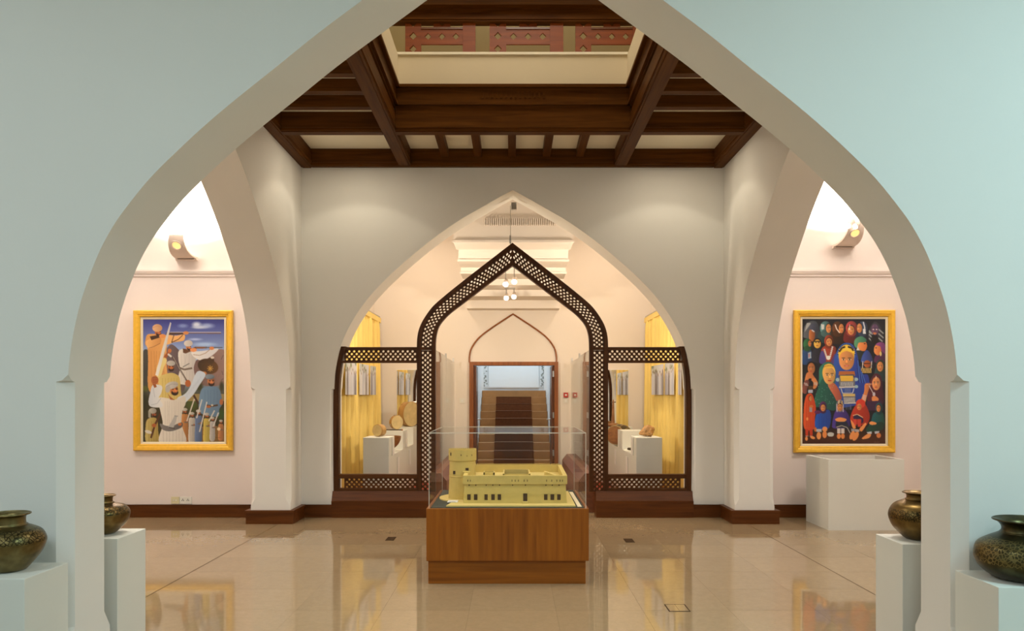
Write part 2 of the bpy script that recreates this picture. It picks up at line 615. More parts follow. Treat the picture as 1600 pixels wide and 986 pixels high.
arch_wall('wall_front', M['wall'], 'x', PROF_F, Y0, Y1, -6.2, 6.2, 4.9)
arch_wall('wall_back', M['wall'], 'x', PROF_B, YB, YB2, -3.05, 3.05, 4.9, c=0.05, zc0=0.22, zc1=1.6)
arch_wall('wall_left', M['wall'], 'y', PROF_B, -XW2, -XW, Y1, YB, 4.9, centre=YC, c=0.05, zc0=0.20)
arch_wall('wall_right', M['wall'], 'y', PROF_B, XW, XW2, Y1, YB, 4.9, centre=YC, c=0.05, zc0=0.20)
for nm, a, b in (('wall_left_aisle', -6.2, -XW2), ('wall_right_aisle', XW2, 6.2)):
    struct(box(nm, M['wall_pink'], a, b, YB, YB2, 0, 4.9))
struct(box('wall_left_outer', M['wall_pink'], -6.4, -6.2, Y0, YB2, 0, 4.9))
struct(box('wall_right_outer', M['wall_pink'], 6.2, 6.4, Y0, YB2, 0, 4.9))
# near gallery round the camera
struct(box('wall_near_left', M['wall'], -6.4, -6.2, -5.0, Y0, 0, 4.9))
struct(box('wall_near_right', M['wall'], 6.2, 6.4, -5.0, Y0, 0, 4.9))
struct(box('wall_near_back', M['wall'], -6.4, 6.4, -5.2, -5.0, 0, 4.9))
struct(box('ceiling_near', M['wall'], -6.4, 6.4, -5.2, Y0, 4.62, 4.9))
for nm, a, b in (('ceiling_left_aisle', -6.2, -XW2), ('ceiling_right_aisle', XW2, 6.2)):
    struct(box(nm, M['wall'], a, b, Y1, YB, 4.62, 4.9))
# far room
struct(box('wall_far_left', M['wall_warm'], -2.55, -2.38, YB2, YE, 0, 4.6))
struct(box('wall_far_right', M['wall_warm'], 2.38, 2.55, YB2, YE, 0, 4.6))
struct(box('ceiling_far', M['wall_warm'], -2.55, 2.55, YB2, YE, 4.4, 4.6))
DX0, DX1, DZ = PX(740, YE), PX(866, YE), PZ(571, YE)
mb = MB()
mb.box(-2.55, DX0, YE, YE + 0.2, 0, 4.6).box(DX1, 2.55, YE, YE + 0.2, 0, 4.6).box(DX0, DX1, YE, YE + 0.2, DZ, 4.6)
struct(mb.build('wall_end', M['wall_warm']))
# stair hall
struct(box('wall_hall_left', M['hall'], -0.95, -0.715, YE + 0.2, 19.4, 0, 4.8))
struct(box('wall_hall_right', M['hall'], 0.775, 0.99, YE + 0.2, 19.4, 0, 4.8))
struct(box('wall_hall_end', M['hall'], -0.95, 0.99, 19.4, 19.6, 0, 4.8))
struct(box('ceiling_hall', M['hall'], -0.95, 0.99, YE + 0.2, 19.4, 4.7, 4.8))

# ---- floor: slab with polished terrazzo tiles laid on it
fl = MB().box(-6.4, 6.4, -5.2, YE + 6.0, -0.3, -0.012).build('floor', M['grout'])
struct(fl)
struct(box('floor_near', M['floor'], -6.2, 6.2, -5.0, Y1, -0.012, 0.0))
struct(box('floor_far', M['floor'], -0.84, 0.84, YB2, YE, -0.012, 0.0))
for nm, a, b in (('floor_far_left', -2.38, -0.84), ('floor_far_right', 0.84, 2.38)):
    struct(box(nm, M['carpet'], a, b, YB2, YE, -0.012, 0.0))
struct(box('floor_threshold', M['floor'], -2.38, 2.38, YB, YB2, -0.012, 0.0))
struct(box('floor_hall', M['stair'], -0.78, 0.82, YE, 19.4, -0.012, 0.0))
tile_me = {}


def floor_tile(x0, x1, y0, y1, g=0.0007):
    key = (round(x1 - x0, 3), round(y1 - y0, 3))
    if key not in tile_me:
        hx, hy = key[0] / 2 - g, key[1] / 2 - g
        o = MB().box(-hx, hx, -hy, hy, -0.012, 0.0).build('floor_tile', M['floor'])
        tile_me[key] = o.data
        bpy.data.objects.remove(o)
    t = bpy.data.objects.new('floor_tile', tile_me[key])
    COL.objects.link(t)
    t.location = ((x0 + x1) / 2, (y0 + y1) / 2, 0)
    t.parent = fl


ny = 9
ty = (YB - Y1) / ny
XJ = 2.72
for j in range(ny):
    for i in range(9):
        tx = 2 * (XJ - 0.004) / 9
        floor_tile(-XJ + 0.004 + i * tx, -XJ + 0.004 + (i + 1) * tx, Y1 + j * ty, Y1 + (j + 1) * ty)
    for i in range(6):
        tx = (6.2 - XJ - 0.004) / 6
        a = XJ + 0.004 + i * tx
        floor_tile(a, a + tx, Y1 + j * ty, Y1 + (j + 1) * ty)
        floor_tile(-a - tx, -a, Y1 + j * ty, Y1 + (j + 1) * ty)


for s in (-1, 1):
    box('expansion_joint', M['joint'], s * XJ - 0.0055, s * XJ + 0.0055, Y1, YB, -0.0118, -0.0015, fl)


# ---- baseboards
def bb(name, pts, h=0.155, d=0.03, mat='base_x'):
    """skirting that runs along the listed boxes"""
    mb = MB()
    for x0, x1, y0, y1 in pts:
        mb.box(x0, x1, y0, y1, 0.0, h)
        e = 0.006
        mb.box(x0 - e if x1 - x0 < 0.1 else x0, x1 + e if x1 - x0 < 0.1 else x1, y0 - e if y1 - y0 < 0.1 else y0, y1 + e if y1 - y0 < 0.1 else y1, h - 0.02, h)
    return struct(mb.build(name, M[mat]))


bb('baseboard_back_aisle_left', [(-6.2, -XW2 - 0.04, YB - 0.03, YB)])
bb('baseboard_back_aisle_right', [(XW2 + 0.04, 6.2, YB - 0.03, YB)])
bb('baseboard_back_left', [(-XW + 0.04, -2.19, YB - 0.03, YB)])
bb('baseboard_back_right', [(2.19, XW - 0.04, YB - 0.03, YB)])
YJ = YC + 2.19
for nm, s in (('left', -1), ('right', 1)):
    x0, x1 = sorted((s * (XW - 0.045), s * (XW2 + 0.045)))
    mb = MB()
    mb.box(x0, x1, YJ - 0.04, YB, 0, 0.15).box(x0 - 0.008, x1 + 0.008, YJ - 0.048, YB - 0.001, 0.132, 0.158)
    struct(mb.build('baseboard_pier_' + nm, M['base_x']))
    mb = MB()
    mb.box(x0, x1, Y1, YC - 2.19 + 0.04, 0, 0.15)
    struct(mb.build('baseboard_pier_near_' + nm, M['base_x']))

# ---- picture-rail cornices of the aisles
for nm, s in (('left', -1), ('right', 1)):
    x0, x1 = sorted((s * XW2, s * 6.2))
    mb = MB()
    mb.prism([(YB, 2.945), (YB - 0.02, 2.95), (YB - 0.02, 2.975), (YB - 0.035, 2.98), (YB - 0.05, 3.01), (YB - 0.05, 3.03), (YB, 3.03)], x0, x1, axis='x')
    struct(mb.build('trim_cornice_' + nm, M['wall_pink']))

# ------------------------------------------------------------------ coffered ceiling with the light well
ZB = 4.29          # underside of the main beams
ZR = 4.37          # underside of the rafters
WX = 1.24          # inner edge of the long beams = light well
BX = 1.385
WYA, WYB = YC - (8.27 - YC), 8.27        # light well from WYA to WYB
WYB2 = 8.41
WYA2 = WYA - 0.14
mb = MB()
mb.box(-XW, XW, WYB2, YB, ZT, 4.7).box(-XW, XW, Y1, WYA2, ZT, 4.7).box(-XW, -BX, WYA2, WYB2, ZT, 4.7).box(BX, XW, WYA2, WYB2, ZT, 4.7)
ceil = struct(mb.build('ceiling', M['ceil']))


def beam(name, x0, x1, y0, y1, z0, z1, ax):
    mb = MB()
    mb.box(x0, x1, y0, y1, z0, z1)
    # bead mouldings along both lower edges
    e, h = 0.012, 0.018
    if ax == 'y':
        mb.box(x0 - e, x0, y0, y1, z0 + 0.03, z0 + 0.03 + h).box(x1, x1 + e, y0, y1, z0 + 0.03, z0 + 0.03 + h)
        mb.box(x0 + 0.02, x1 - 0.02, y0, y1, z0 - 0.008, z0)
    else:
        mb.box(x0, x1, y0 - e, y0, z0 + 0.03, z0 + 0.03 + h).box(x0, x1, y1, y1 + e, z0 + 0.03, z0 + 0.03 + h)
        mb.box(x0, x1, y0 + 0.02, y1 - 0.02, z0 - 0.008, z0)
    return mb.build(name, M['beam_' + ax], ceil)


e = 0.14
beam('ceiling_beam', -XW, -XW + e, Y1, YB, ZB, ZT, 'y')
beam('ceiling_beam', XW - e, XW, Y1, YB, ZB, ZT, 'y')
beam('ceiling_beam', -XW + e, XW - e, YB - 0.10, YB, ZB, ZT, 'x')
beam('ceiling_beam', -XW + e, XW - e, Y1, Y1 + 0.10, ZB, ZT, 'x')
for s in (-1, 1):
    x0, x1 = sorted((s * WX, s * BX))
    beam('ceiling_beam', x0, x1, Y1 + 0.1, YB - 0.1, ZB, ZT, 'y')
    for ya, yb in ((WYB, WYB2), (WYA2, WYA)):
        a, b = sorted((s * BX, s * (XW - e)))
        beam('ceiling_beam', a, b, ya, yb, ZB, ZT, 'x')
for ya, yb in ((WYB, WYB2), (WYA2, WYA)):
    beam('ceiling_beam', -WX, WX, ya, yb, ZB, ZT + 0.04, 'x')
for i in range(5):
    xr = PX([689, 744, 800, 857, 912][i], 9.0)
    for ya, yb in ((WYB2, YB - 0.1), (Y1 + 0.1, WYA2)):
        box('rafter', M['beam_y'], xr - 0.045, xr + 0.045, ya, yb, ZR + 0.02, ZT, ceil)
for s in (-1, 1):
    a, b = sorted((s * BX, s * (XW - e)))
    for k in range(6):
        yr = 7.85 - 0.405 * k
        if yr < WYA + 0.1:
            continue
        box('rafter', M['beam_x'], a, b, yr - 0.045, yr + 0.045, ZR, ZT, ceil)
# panelled fascia round the well: lower board, bead, upper board, cap
FW = 1.24
for (nm, z0, z1, off) in (('fascia_board', ZT + 0.04, 4.555, 0.0), ('fascia_bead', 4.555, 4.585, 0.03), ('fascia_board', 4.585, 4.735, 0.012), ('fascia_cap', 4.735, 4.765, 0.05)):
    o_ = off
    box(nm, M['beam_x'], -FW, FW, WYB - o_, WYB2, z0, z1, ceil)
    box(nm, M['beam_x'], -FW, FW, WYA2, WYA + o_, z0, z1, ceil)
    for s in (-1, 1):
        a, b = sorted((s * (FW - o_ - 0.002), s * BX))
        box(nm, M['beam_y'], a, b, WYA, WYB, z0, z1, ceil)
# carved dentils on the upper board of the far fascia
mb = MB()
for k in range(14):
    xa = -0.33 + 0.05 * k
    mb.box(xa, xa + 0.022, WYB - 0.022, WYB, 4.63, 4.70)
mb.build('dentil_carving', M['beam_x'], ceil)

# upper storey: parapet round the well, floor slab, walls, timber screens
par = MB()
PZ1 = 5.09
par.box(-FW + 0.03, FW - 0.03, WYB, WYB + 0.14, 4.765, PZ1).box(-FW + 0.03, FW - 0.03, WYA - 0.14, WYA, 4.765, PZ1)
for s in (-1, 1):
    a, b = sorted((s * (FW - 0.03), s * (BX)))
    par.box(a, b, WYA - 0.14, WYB + 0.14, 4.765, PZ1)
struct(par.build('wall_well_parapet', M['parapet']))
sl = MB()
YU = 11.0
sl.box(-4.2, 4.2, WYB + 0.14, YU, 4.72, 4.85).box(-4.2, 4.2, 2.6, WYA - 0.14, 4.91, 4.98).box(-4.2, -BX, WYA - 0.14, WYB + 0.14, 4.91, 4.98).box(BX, 4.2, WYA - 0.14, WYB + 0.14, 4.91, 4.98)
struct(sl.build('floor_upper', M['parapet']))
struct(box('wall_upper_back', M['upper_wall'], -4.2, 4.2, YU, YU + 0.15, 4.72, 8.4))
struct(box('wall_upper_left', M['upper_wall'], -4.35, -4.2, 2.6, YU + 0.15, 4.92, 8.4))
struct(box('wall_upper_right', M['upper_wall'], 4.2, 4.35, 2.6, YU + 0.15, 4.92, 8.4))
struct(box('wall_upper_front', M['upper_wall'], -4.35, 4.35, 2.45, 2.6, 4.92, 8.4))
struct(box('ceiling_upper', M['ceil'], -4.35, 4.35, 2.45, YU + 0.15, 8.3, 8.45))
trim = MB()
trim.box(-FW + 0.01, FW - 0.01, WYB - 0.015, WYB + 0.16, PZ1, PZ1 + 0.025)
struct(trim.build('trim_parapet_cap', M['ceil']))
# beam over the screens and the darker one above
YBm = YU - 0.62
za, zb = PZ(33, YBm), PZ(9, YBm)
ub = MB()
ub.box(-2.6, 2.6, YBm, YBm + 0.14, za, zb).box(-2.6, 2.6, YBm - 0.04, YBm, zb - 0.05, zb).box(-2.6, 2.6, YBm - 0.02, YBm, za + 0.02, za + 0.04)
struct(ub.build('trim_upper_beam', M['beam_x']))
struct(box('trim_upper_eaves', M['beam_x'], -2.6, 2.6, YBm - 0.3, YBm + 0.14, zb + 0.02, zb + 0.5))
struct(box('trim_upper_bracket', M['lattice'], PX(714, YBm - .3), PX(762, YBm - .3), YBm - 0.34, YBm - 0.30, zb + 0.03, zb + 0.3))


def plate_with_diamonds(mb, x0, x1, z0, z1, y0, y1, nx, nz, r=0.3):
    """a board pierced by nx x nz diamonds"""
    cx, cz = (x1 - x0) / nx, (z1 - z0) / nz
    rr = r * min(cx, cz)
    for i in range(nx):
        for j in range(nz):
            a, b = x0 + i * cx, z0 + j * cz
            m = (a + cx / 2, b + cz / 2)
            O = [(a, b), (a + cx, b), (a + cx, b + cz), (a, b + cz)]
            H = [(m[0], m[1] - rr), (m[0] + rr, m[1]), (m[0], m[1] + rr), (m[0] - rr, m[1])]
            for y in (y0, y1):
                n = len(mb.v)
                mb.v += [(p[0], y, p[1]) for p in O] + [(p[0], y, p[1]) for p in H]
                for k in range(4):
                    k2 = (k + 1) % 4
                    mb.f += [(n + k, n + k2, n + 4 + k), (n + k2, n + 4 + k2, n + 4 + k)]
            n = len(mb.v)
            mb.v += [(p[0], y0, p[1]) for p in H] + [(p[0], y1, p[1]) for p in H]
            mb.f += [(n + k, n + (k + 1) % 4, n + 4 + (k + 1) % 4, n + 4 + k) for k in range(4)]
    for q in ((x0, z0, x1, z0), (x1, z0, x1, z1), (x1, z1, x0, z1), (x0, z1, x0, z0)):
        mb.add([(q[0], y0, q[1]), (q[2], y0, q[3]), (q[2], y1, q[3]), (q[0], y1, q[1])], [(0, 1, 2, 3)])


YL = YU - 0.53
SCREENS = [(633.5, 743, 'leftmost pierced red timber screen above the light well, upper storey'),
           (765, 880, 'middle pierced red timber screen above the light well, upper storey'),
           (899, 1008, 'rightmost pierced red timber screen above the light well, upper storey')]
for xa, xb, lab in SCREENS:
    X0_, X1_ = PX(xa, YL), PX(xb, YL)
    Z1_ = za + 0.02
    Z0_ = 5.0
    t = thing('timber_screen', ((X0_ + X1_) / 2, YL, Z0_), lab, 'screen', 'timber screens of the upper storey')
    w = X1_ - X0_
    s1 = X0_ + w * 0.225
    s2 = X1_ - w * 0.18
    def zz(y):
        return PZ(y, YL)
    mb = MB()
    plate_with_diamonds(mb, X0_, s1, zz(37 + 21 * 10), zz(27), YL - 0.02, YL + 0.02, 1, 11, 0.30)
    mb.build('stile', M['lattice'], t)
    box('stile', M['lattice'], s2, X1_, YL - 0.03, YL + 0.02, Z0_, Z1_, t)
    mb = MB()
    plate_with_diamonds(mb, s1, s2, zz(70), zz(45), YL - 0.015, YL + 0.015, 3, 1, 0.24)
    mb.build('rail', M['lattice'], t)
    box('rail', M['door_dark'], s1, s2, YL - 0.03, YL + 0.015, zz(47), zz(44), t)
    mb = MB()
    mm = (s1 + s2) / 2
    plate_with_diamonds(mb, mm - w * 0.12, mm + w * 0.12, zz(45), zz(28), YL - 0.014, YL + 0.014, 1, 1, 0.3)
    mb.build('rail_block', M['lattice'], t)
    box('rail', M['lattice'], s1, s2, YL - 0.015, YL + 0.015, zz(120), zz(96), t)
    box('rail', M['lattice'], s1, s2, YL - 0.015, YL + 0.015, Z0_, Z0_ + 0.12, t)

# ------------------------------------------------------------------ stepped soffit of the far room
SK = [(10.6, 3.56), (11.12, 3.39), (11.64, 3.297), (12.16, 3.20), (12.68, 3.095), (13.2, 2.956), (YE, 0)]
sx0, sx1 = -0.80, 0.82
sof = None
for k in range(6):
    ya, z = SK[k]
    yb = SK[k + 1][0]
    q = 0.0 if k == 0 else 0.03
    nm = 'ceiling_soffit' if k == 0 else 'soffit_step'
    mb = MB().box(sx0 + q, sx1 - q, ya, yb, z, 4.4)
    o = mb.build(nm, M['wall_warm'], sof)
    if k == 0:
        sof = struct(o)
    mb = MB().box(sx0 + q - 0.012, sx1 - q + 0.012, ya - 0.025, ya, z, z + 0.03)
    mb.build('soffit_lip', M['wall_warm'], sof)
g = thing('air_grille', ((PX(758, 10.58) + PX(866, 10.58)) / 2, 10.59, PZ(352, 10.58)), 'long pale air grille of upright fins under the arch apex', 'grille')
ga, gb = PX(756, 10.58), PX(868, 10.58)
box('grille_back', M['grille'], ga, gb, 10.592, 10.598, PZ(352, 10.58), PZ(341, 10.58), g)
nf = 34
for k in range(nf):
    xa = ga + (gb - ga) * (k + 0.2) / nf
    box('fin', M['wall_warm'], xa, xa + (gb - ga) / nf * 0.55, 10.572, 10.592, PZ(352, 10.58), PZ(341, 10.58), g)

# ------------------------------------------------------------------ end wall: door, arch moulding, hall stair
d = MB()
fa, fb, fz = PX(733.5, YE), PX(872, YE), PZ(565.5, YE)
d.box(fa, DX0, YE - 0.05, YE + 0.2, 0, fz).box(DX1, fb, YE - 0.05, YE + 0.2, 0, fz).box(DX0, DX1, YE - 0.05, YE + 0.2, DZ, fz)
door = struct(d.build('door_1', M['door']))
box('door_leaf', M['door_dark'], DX0, DX0 + 0.045, YE + 0.0, YE + 0.62, 0.01, DZ - 0.01, door)
box('door_leaf', M['door_dark'], DX1 - 0.045, DX1, YE + 0.02, YE + 0.62, 0.01, DZ - 0.01, door)
for z in (0.5, 1.15, 1.86):
    box('hinge', M['metal'], DX1 - 0.03, DX1 - 0.005, YE - 0.052, YE + 0.01, z - 0.05, z + 0.05, door)
for s, x in ((1, DX0 + 0.05), (-1, DX1 - 0.05)):
    MB().tube([(x, YE + 0.55, 1.06), (x + s * 0.05, YE + 0.55, 1.06), (x + s * 0.05, YE + 0.45, 1.06)], 0.012).build('door_handle', M['metal'], door)
tab = [(801.5, 490.7), (771.4, 510.4), (749.5, 526.8), (737.2, 543.2), (733.8, 556), (733.5, 566)]
left = curve_pts(tab, 5)
path = [px(1603 - x, y, YE - 0.015) for x, y in left[::-1]] + [px(x, y, YE - 0.015) for x, y in left[1:]]
struct(MB().tube(path, 0.014, 8).build('trim_door_arch', M['door']))

# stair beyond: each step its own piece, tan sides, brown runner
st = thing('staircase', (0.02, 14.9, 0), 'tan stone staircase with brown runner beyond the open door', 'staircase')
nst = 12
for k in range(nst):
    ya = 14.9 + 0.3 * k
    z = 0.155 * (k + 1) - 0.26
    if z < 0.03:
        continue
    s_ = box('step', M['stair'], -0.705, 0.765, ya, ya + 0.31 if k < nst - 1 else 19.35, z - 0.155 if k else 0, z, st)
    if k < nst - 1:
        mb = MB()
        mb.box(-0.375, 0.425, ya - 0.012, ya, z - 0.155, z + 0.01).box(-0.375, 0.425, ya - 0.012, ya + 0.30, z, z + 0.012)
        mb.build('runner', M['stair_carpet'], s_)
# ornament panels on the end wall of the hall
for xc, lab in ((757.5, 'left column of grey scrollwork on the white stair hall wall'), (849, 'right column of grey scrollwork on the white stair hall wall')):
    t = thing('wall_ornament', (PX(xc, 19.38), 19.39, 1.68), lab, 'ornament', 'scrollwork beside the stair hall panel')
    mb = MB().box(PX(xc - 5, 19.38), PX(xc + 5, 19.38), 19.385, 19.399, 1.68, 2.45)
    mb.build('backing', M['hall'], t)
    mb = MB()
    r_ = random.Random(int(xc))
    for k in range(26):
        zc = 1.72 + 0.028 * k
        xo = PX(xc, 19.38) + r_.uniform(-0.05, 0.05)
        mb.prism([(xo + 0.022 * math.cos(q * PI / 3) * r_.uniform(.6, 1.5), zc + 0.016 * math.sin(q * PI / 3)) for q in range(6)], 19.378, 19.386)
    mb.build('scrolls', M['ornament'], t, kind='stuff')
lab_panel = box('wall_panel', M['hall'], PX(763, 19.3), PX(842, 19.3), 19.36, 19.399, 1.68, 2.5)
tag(lab_panel, 'plain white wall panel at the head of the stairs', 'panel')

# ------------------------------------------------------------------ carved timber screen in the back arch
YS, YS2 = 9.66, 9.73
CXS = 800.7
scr = thing('carved_screen', (0, YS, 0), 'dark carved timber screen with pierced pointed portal filling the back arch', 'screen')


def pierced(mb, P, nu, nv, y0, y1):
    """staggered pierced lattice; P(u,v) -> (x,z), u and v in 0..1"""
    for j in range(nv):
        off = 0.5 if j % 2 else 0.0
        for i in range(-1, nu):
            u0, u1 = (i + off) / nu, (i + 1 + off) / nu
            v0, v1 = j / nv, (j + 1) / nv
            if u1 <= 1e-6 or u0 >= 1 - 1e-6:
                continue
            solid = u0 < -1e-6 or u1 > 1 + 1e-6
            u0, u1 = max(u0, 0), min(u1, 1)
            um, vm = (u0 + u1) / 2, (v0 + v1) / 2
            hu, hv = (u1 - u0) / 2, (v1 - v0) / 2
            O = [(u0, v0), (um, v0), (u1, v0), (u1, vm), (u1, v1), (um, v1), (u0, v1), (u0, vm)]
            if solid:
                pts = [P(*q) for q in O]
                n = len(mb.v)
                mb.v += [(p[0], y0, p[1]) for p in pts] + [(p[0], y1, p[1]) for p in pts]
                mb.f += [tuple(range(n, n + 8)), tuple(range(n + 15, n + 7, -1))]
                continue
            a, b, d = 0.56, 0.92, 0.66
            H = [(-d * a, -d * b), (0, -b), (d * a, -d * b), (a, 0), (d * a, d * b), (0, b), (-d * a, d * b), (-a, 0)]
            H = [(um + q[0] * hu, vm + q[1] * hv) for q in H]
            po, ph = [P(*q) for q in O], [P(*q) for q in H]
            n = len(mb.v)
            mb.v += [(p[0], y0, p[1]) for p in po] + [(p[0], y0, p[1]) for p in ph] + [(p[0], y1, p[1]) for p in po] + [(p[0], y1, p[1]) for p in ph]
            for k in range(8):
                k2 = (k + 1) % 8
                mb.f += [(n + k, n + k2, n + 8 + k2, n + 8 + k), (n + 16 + k, n + 24 + k, n + 24 + k2, n + 16 + k2), (n + 8 + k, n + 8 + k2, n + 24 + k2, n + 24 + k)]


def strip(mb, A, B, y0, y1):
    """solid band between polylines A and B (lists of (x,z))"""
    for (a0, a1, b0, b1) in zip(A[:-1], A[1:], B[:-1], B[1:]):
        V = [(a0[0], y0, a0[1]), (a1[0], y0, a1[1]), (b1[0], y0, b1[1]), (b0[0], y0, b0[1]), (a0[0], y1, a0[1]), (a1[0], y1, a1[1]), (b1[0], y1, b1[1]), (b0[0], y1, b0[1])]
        mb.add(V, [(0, 1, 2, 3), (7, 6, 5, 4), (0, 4, 5, 1), (3, 2, 6, 7)])
    for e in (0, -1):
        mb.add([(A[e][0], y0, A[e][1]), (B[e][0], y0, B[e][1]), (B[e][0], y1, B[e][1]), (A[e][0], y1, A[e][1])], [(0, 1, 2, 3)])


out_t = curve_pts([(651.5, 545), (652.0, 530), (654.5, 516), (661, 500.8), (675.6, 480), (694.8, 462.7), (719.4, 442.8), (760.5, 410.8), (800.7, 379.8)], 5)
in_t = curve_pts([(680.5, 545), (680.8, 535), (682, 523), (686.5, 509), (697.5, 495), (709, 485), (722, 475.2), (760.5, 446), (800.7, 415.4)], 5)


def resample(pl, n):
    L = [0]
    for a, b in zip(pl[:-1], pl[1:]):
        L.append(L[-1] + math.hypot(b[0] - a[0], b[1] - a[1]))
    out = []
    for k in range(n + 1):
        t = L[-1] * k / n
        i = 0
        while i < len(L) - 2 and L[i + 1] < t:
            i += 1
        f = (t - L[i]) / max(L[i + 1] - L[i], 1e-9)
        out.append((pl[i][0] + (pl[i + 1][0] - pl[i][0]) * f, pl[i][1] + (pl[i + 1][1] - pl[i][1]) * f))
    return out


NA = 48
oa, ia = resample(out_t, NA), resample(in_t, NA)
def w2(p, mirror):
    x = 2 * CXS - p[0] if mirror else p[0]
    return (PX(x, YS), PZ(p[1], YS))


for mir in (False, True):
    A = [w2(p, mir) for p in oa]
    B = [w2(p, mir) for p in ia]
    lerp = lambda p, q, t: (p[0] + (q[0] - p[0]) * t, p[1] + (q[1] - p[1]) * t)
    mb = MB()
    strip(mb, A, [lerp(a, b, 0.24) for a, b in zip(A, B)], YS - 0.02, YS2)
    mb.build('outer_arch_rib', M['screen'], scr)
    mb = MB()
    strip(mb, [lerp(a, b, 0.79) for a, b in zip(A, B)], B, YS - 0.02, YS2)
    mb.build('inner_arch_rib', M['screen'], scr)
    def P_arch(u, v, A=A, B=B):
        k = min(int(u * NA), NA - 1)
        f = u * NA - k
        a = lerp(A[k], A[k + 1], f)
        b = lerp(B[k], B[k + 1], f)
        return lerp(a, b, 0.24 + 0.55 * v)
    mb = MB()
    pierced(mb, P_arch, 31, 4, YS, YS + 0.03)
    mb.build('arch_lattice', M['screen'], scr)
    # straight post below
    xs = [651.5, 658.5, 674.2, 680.5]
    z0, z1 = PZ(768, YS), PZ(545, YS)
    mb = MB()
    for a, b in ((xs[0], xs[1]), (xs[2], xs[3])):
        qa, qb = sorted((w2((a, 0), mir)[0], w2((b, 0), mir)[0]))
        mb.box(qa, qb, YS - 0.02, YS2, z0, z1)
    qa, qb = sorted((w2((xs[0], 0), mir)[0], w2((xs[3], 0), mir)[0]))
    mb.box(qa, qb, YS - 0.021, YS2, z1 - 0.015, z1 + 0.02)
    mb.build('post', M['screen'], scr)
    qa, qb = sorted((w2((xs[1], 0), mir)[0], w2((xs[2], 0), mir)[0]))
    mb = MB()
    pierced(mb, lambda u, v: (qa + (qb - qa) * v, z0 + (z1 - 0.02 - z0) * u), 29, 4, YS, YS + 0.03)
    mb.build('post_lattice', M['screen'], scr)
    # rails
    for ya, yb, la, lb, nm in ((542.5, 567, 547, 563.5, 'top_rail'), (741, 767, 747.5, 763, 'bottom_rail')):
        mb = MB()
        xo = 530 if nm == 'top_rail' else 526
        qa, qb = sorted((w2((xo, 0), mir)[0], w2((652, 0), mir)[0]))
        mb.box(qa, qb, YS - 0.02, YS2, PZ(la, YS), PZ(ya, YS)).box(qa, qb, YS - 0.02, YS2, PZ(yb, YS), PZ(lb, YS))
        mb.build(nm, M['screen_x'], scr)
        mb = MB()
        zlo, zhi = PZ(lb, YS), PZ(la, YS)
        pa, pb = sorted((w2((538, 0), mir)[0], w2((652, 0), mir)[0]))
        pierced(mb, lambda u, v: (pa + (pb - pa) * u, zlo + (zhi - zlo) * v), 15, 4, YS, YS + 0.03)
        mb.build('rail_lattice', M['screen_x'], scr)
    # curved outer stile that follows the arch
    oc = curve_pts([(532, 541.5), (526.5, 560), (523.5, 580), (522, 605), (521.5, 640), (521.5, 700), (522, 767)], 4)
    ic = curve_pts([(541, 541.5), (536, 560), (532.5, 580), (530.5, 605), (530, 640), (530, 700), (530, 767)], 4)
    mb = MB()
    strip(mb, [w2(p, mir) for p in oc], [w2(p, mir) for p in ic], YS - 0.025, YS2)
    mb.build('outer_stile', M['screen'], scr)
    # plinth: sloping ledge on a block
    xa, xb = sorted((w2((520.5, 0), mir)[0], w2((671, 0), mir)[0]))
    mb = MB()
    mb.prism([(9.56, 0), (YS2 + 0.06, 0), (YS2 + 0.06, PZ(767, YS)), (YS - 0.03, PZ(767, YS)), (9.575, 0.205), (9.56, 0.20)], xa, xb, axis='x')
    mb.build('plinth', M['base_x'], scr)
MB().tube([(PX(798, YS), YS + 0.03, PZ(384, YS)), (PX(797.5, YS), YS + 0.05, PZ(320, YS)), (PX(799, YS), YS + 0.2, 3.90)], 0.004, 6).build('suspension_wire', M['metal'], scr)
box('wire_clamp', M['metal'], PX(796, YS), PX(798.5, YS), YS + 0.02, YS + 0.045, PZ(380, YS), PZ(367, YS), scr)
box('wire_hook', M['metal'], PX(799, 9.9), PX(807, 9.9), 9.88, 9.93, 3.84, 3.93, scr)

# ------------------------------------------------------------------ display case with the fort model
CY0, CY1 = 6.19, 7.41
CX0, CX1 = PX(666, CY0), PX(920, CY0)
ZC = PZ(795, CY0)
case = thing('display_case', ((CX0 + CX1) / 2, (CY0 + CY1) / 2, 0), 'cherry wood display case with clear acrylic cover in the middle of the hall', 'display case')
MB().box(CX0 + 0.012, CX1 - 0.022, CY0 + 0.03, CY1 - 0.03, 0, 0.187).build('plinth', M['case_x'], case, bevel=0.002)
MB().box(CX0, CX1, CY0, CY1, 0.187, ZC).build('body', M['case_z'], case, bevel=0.003)
gx0, gx1, gy0, gy1 = CX0 + 0.018, CX1 - 0.02, CY0 + 0.02, CY1 - 0.02
GZ = PZ(678, CY0)
tag(MB().box(gx0 + 0.012, gx1 - 0.012, gy0 + 0.012, gy1 - 0.012, ZC, ZC + 0.004).build('felt_mat', M['mat'], None, origin=((gx0 + gx1) / 2, (gy0 + gy1) / 2, ZC)), 'dark felt mat under the fort model', 'mat')
cov = thing('acrylic_cover', ((gx0 + gx1) / 2, (gy0 + gy1) / 2, ZC), 'clear acrylic cover box over the fort model', 'cover')
tk = 0.008
MB().box(gx0, gx1, gy0, gy0 + tk, ZC, GZ).build('pane', M['glass'], cov)
MB().box(gx0, gx1, gy1 - tk, gy1, ZC, GZ).build('pane', M['glass'], cov)
MB().box(gx0, gx0 + tk, gy0 + tk, gy1 - tk, ZC, GZ).build('pane', M['glass'], cov)
MB().box(gx1 - tk, gx1, gy0 + tk, gy1 - tk, ZC, GZ).build('pane', M['glass'], cov)
MB().box(gx0, gx1, gy0, gy1, GZ, GZ + tk).build('pane', M['glass'], cov, label='top pane')
ew = 0.004
ed = MB()
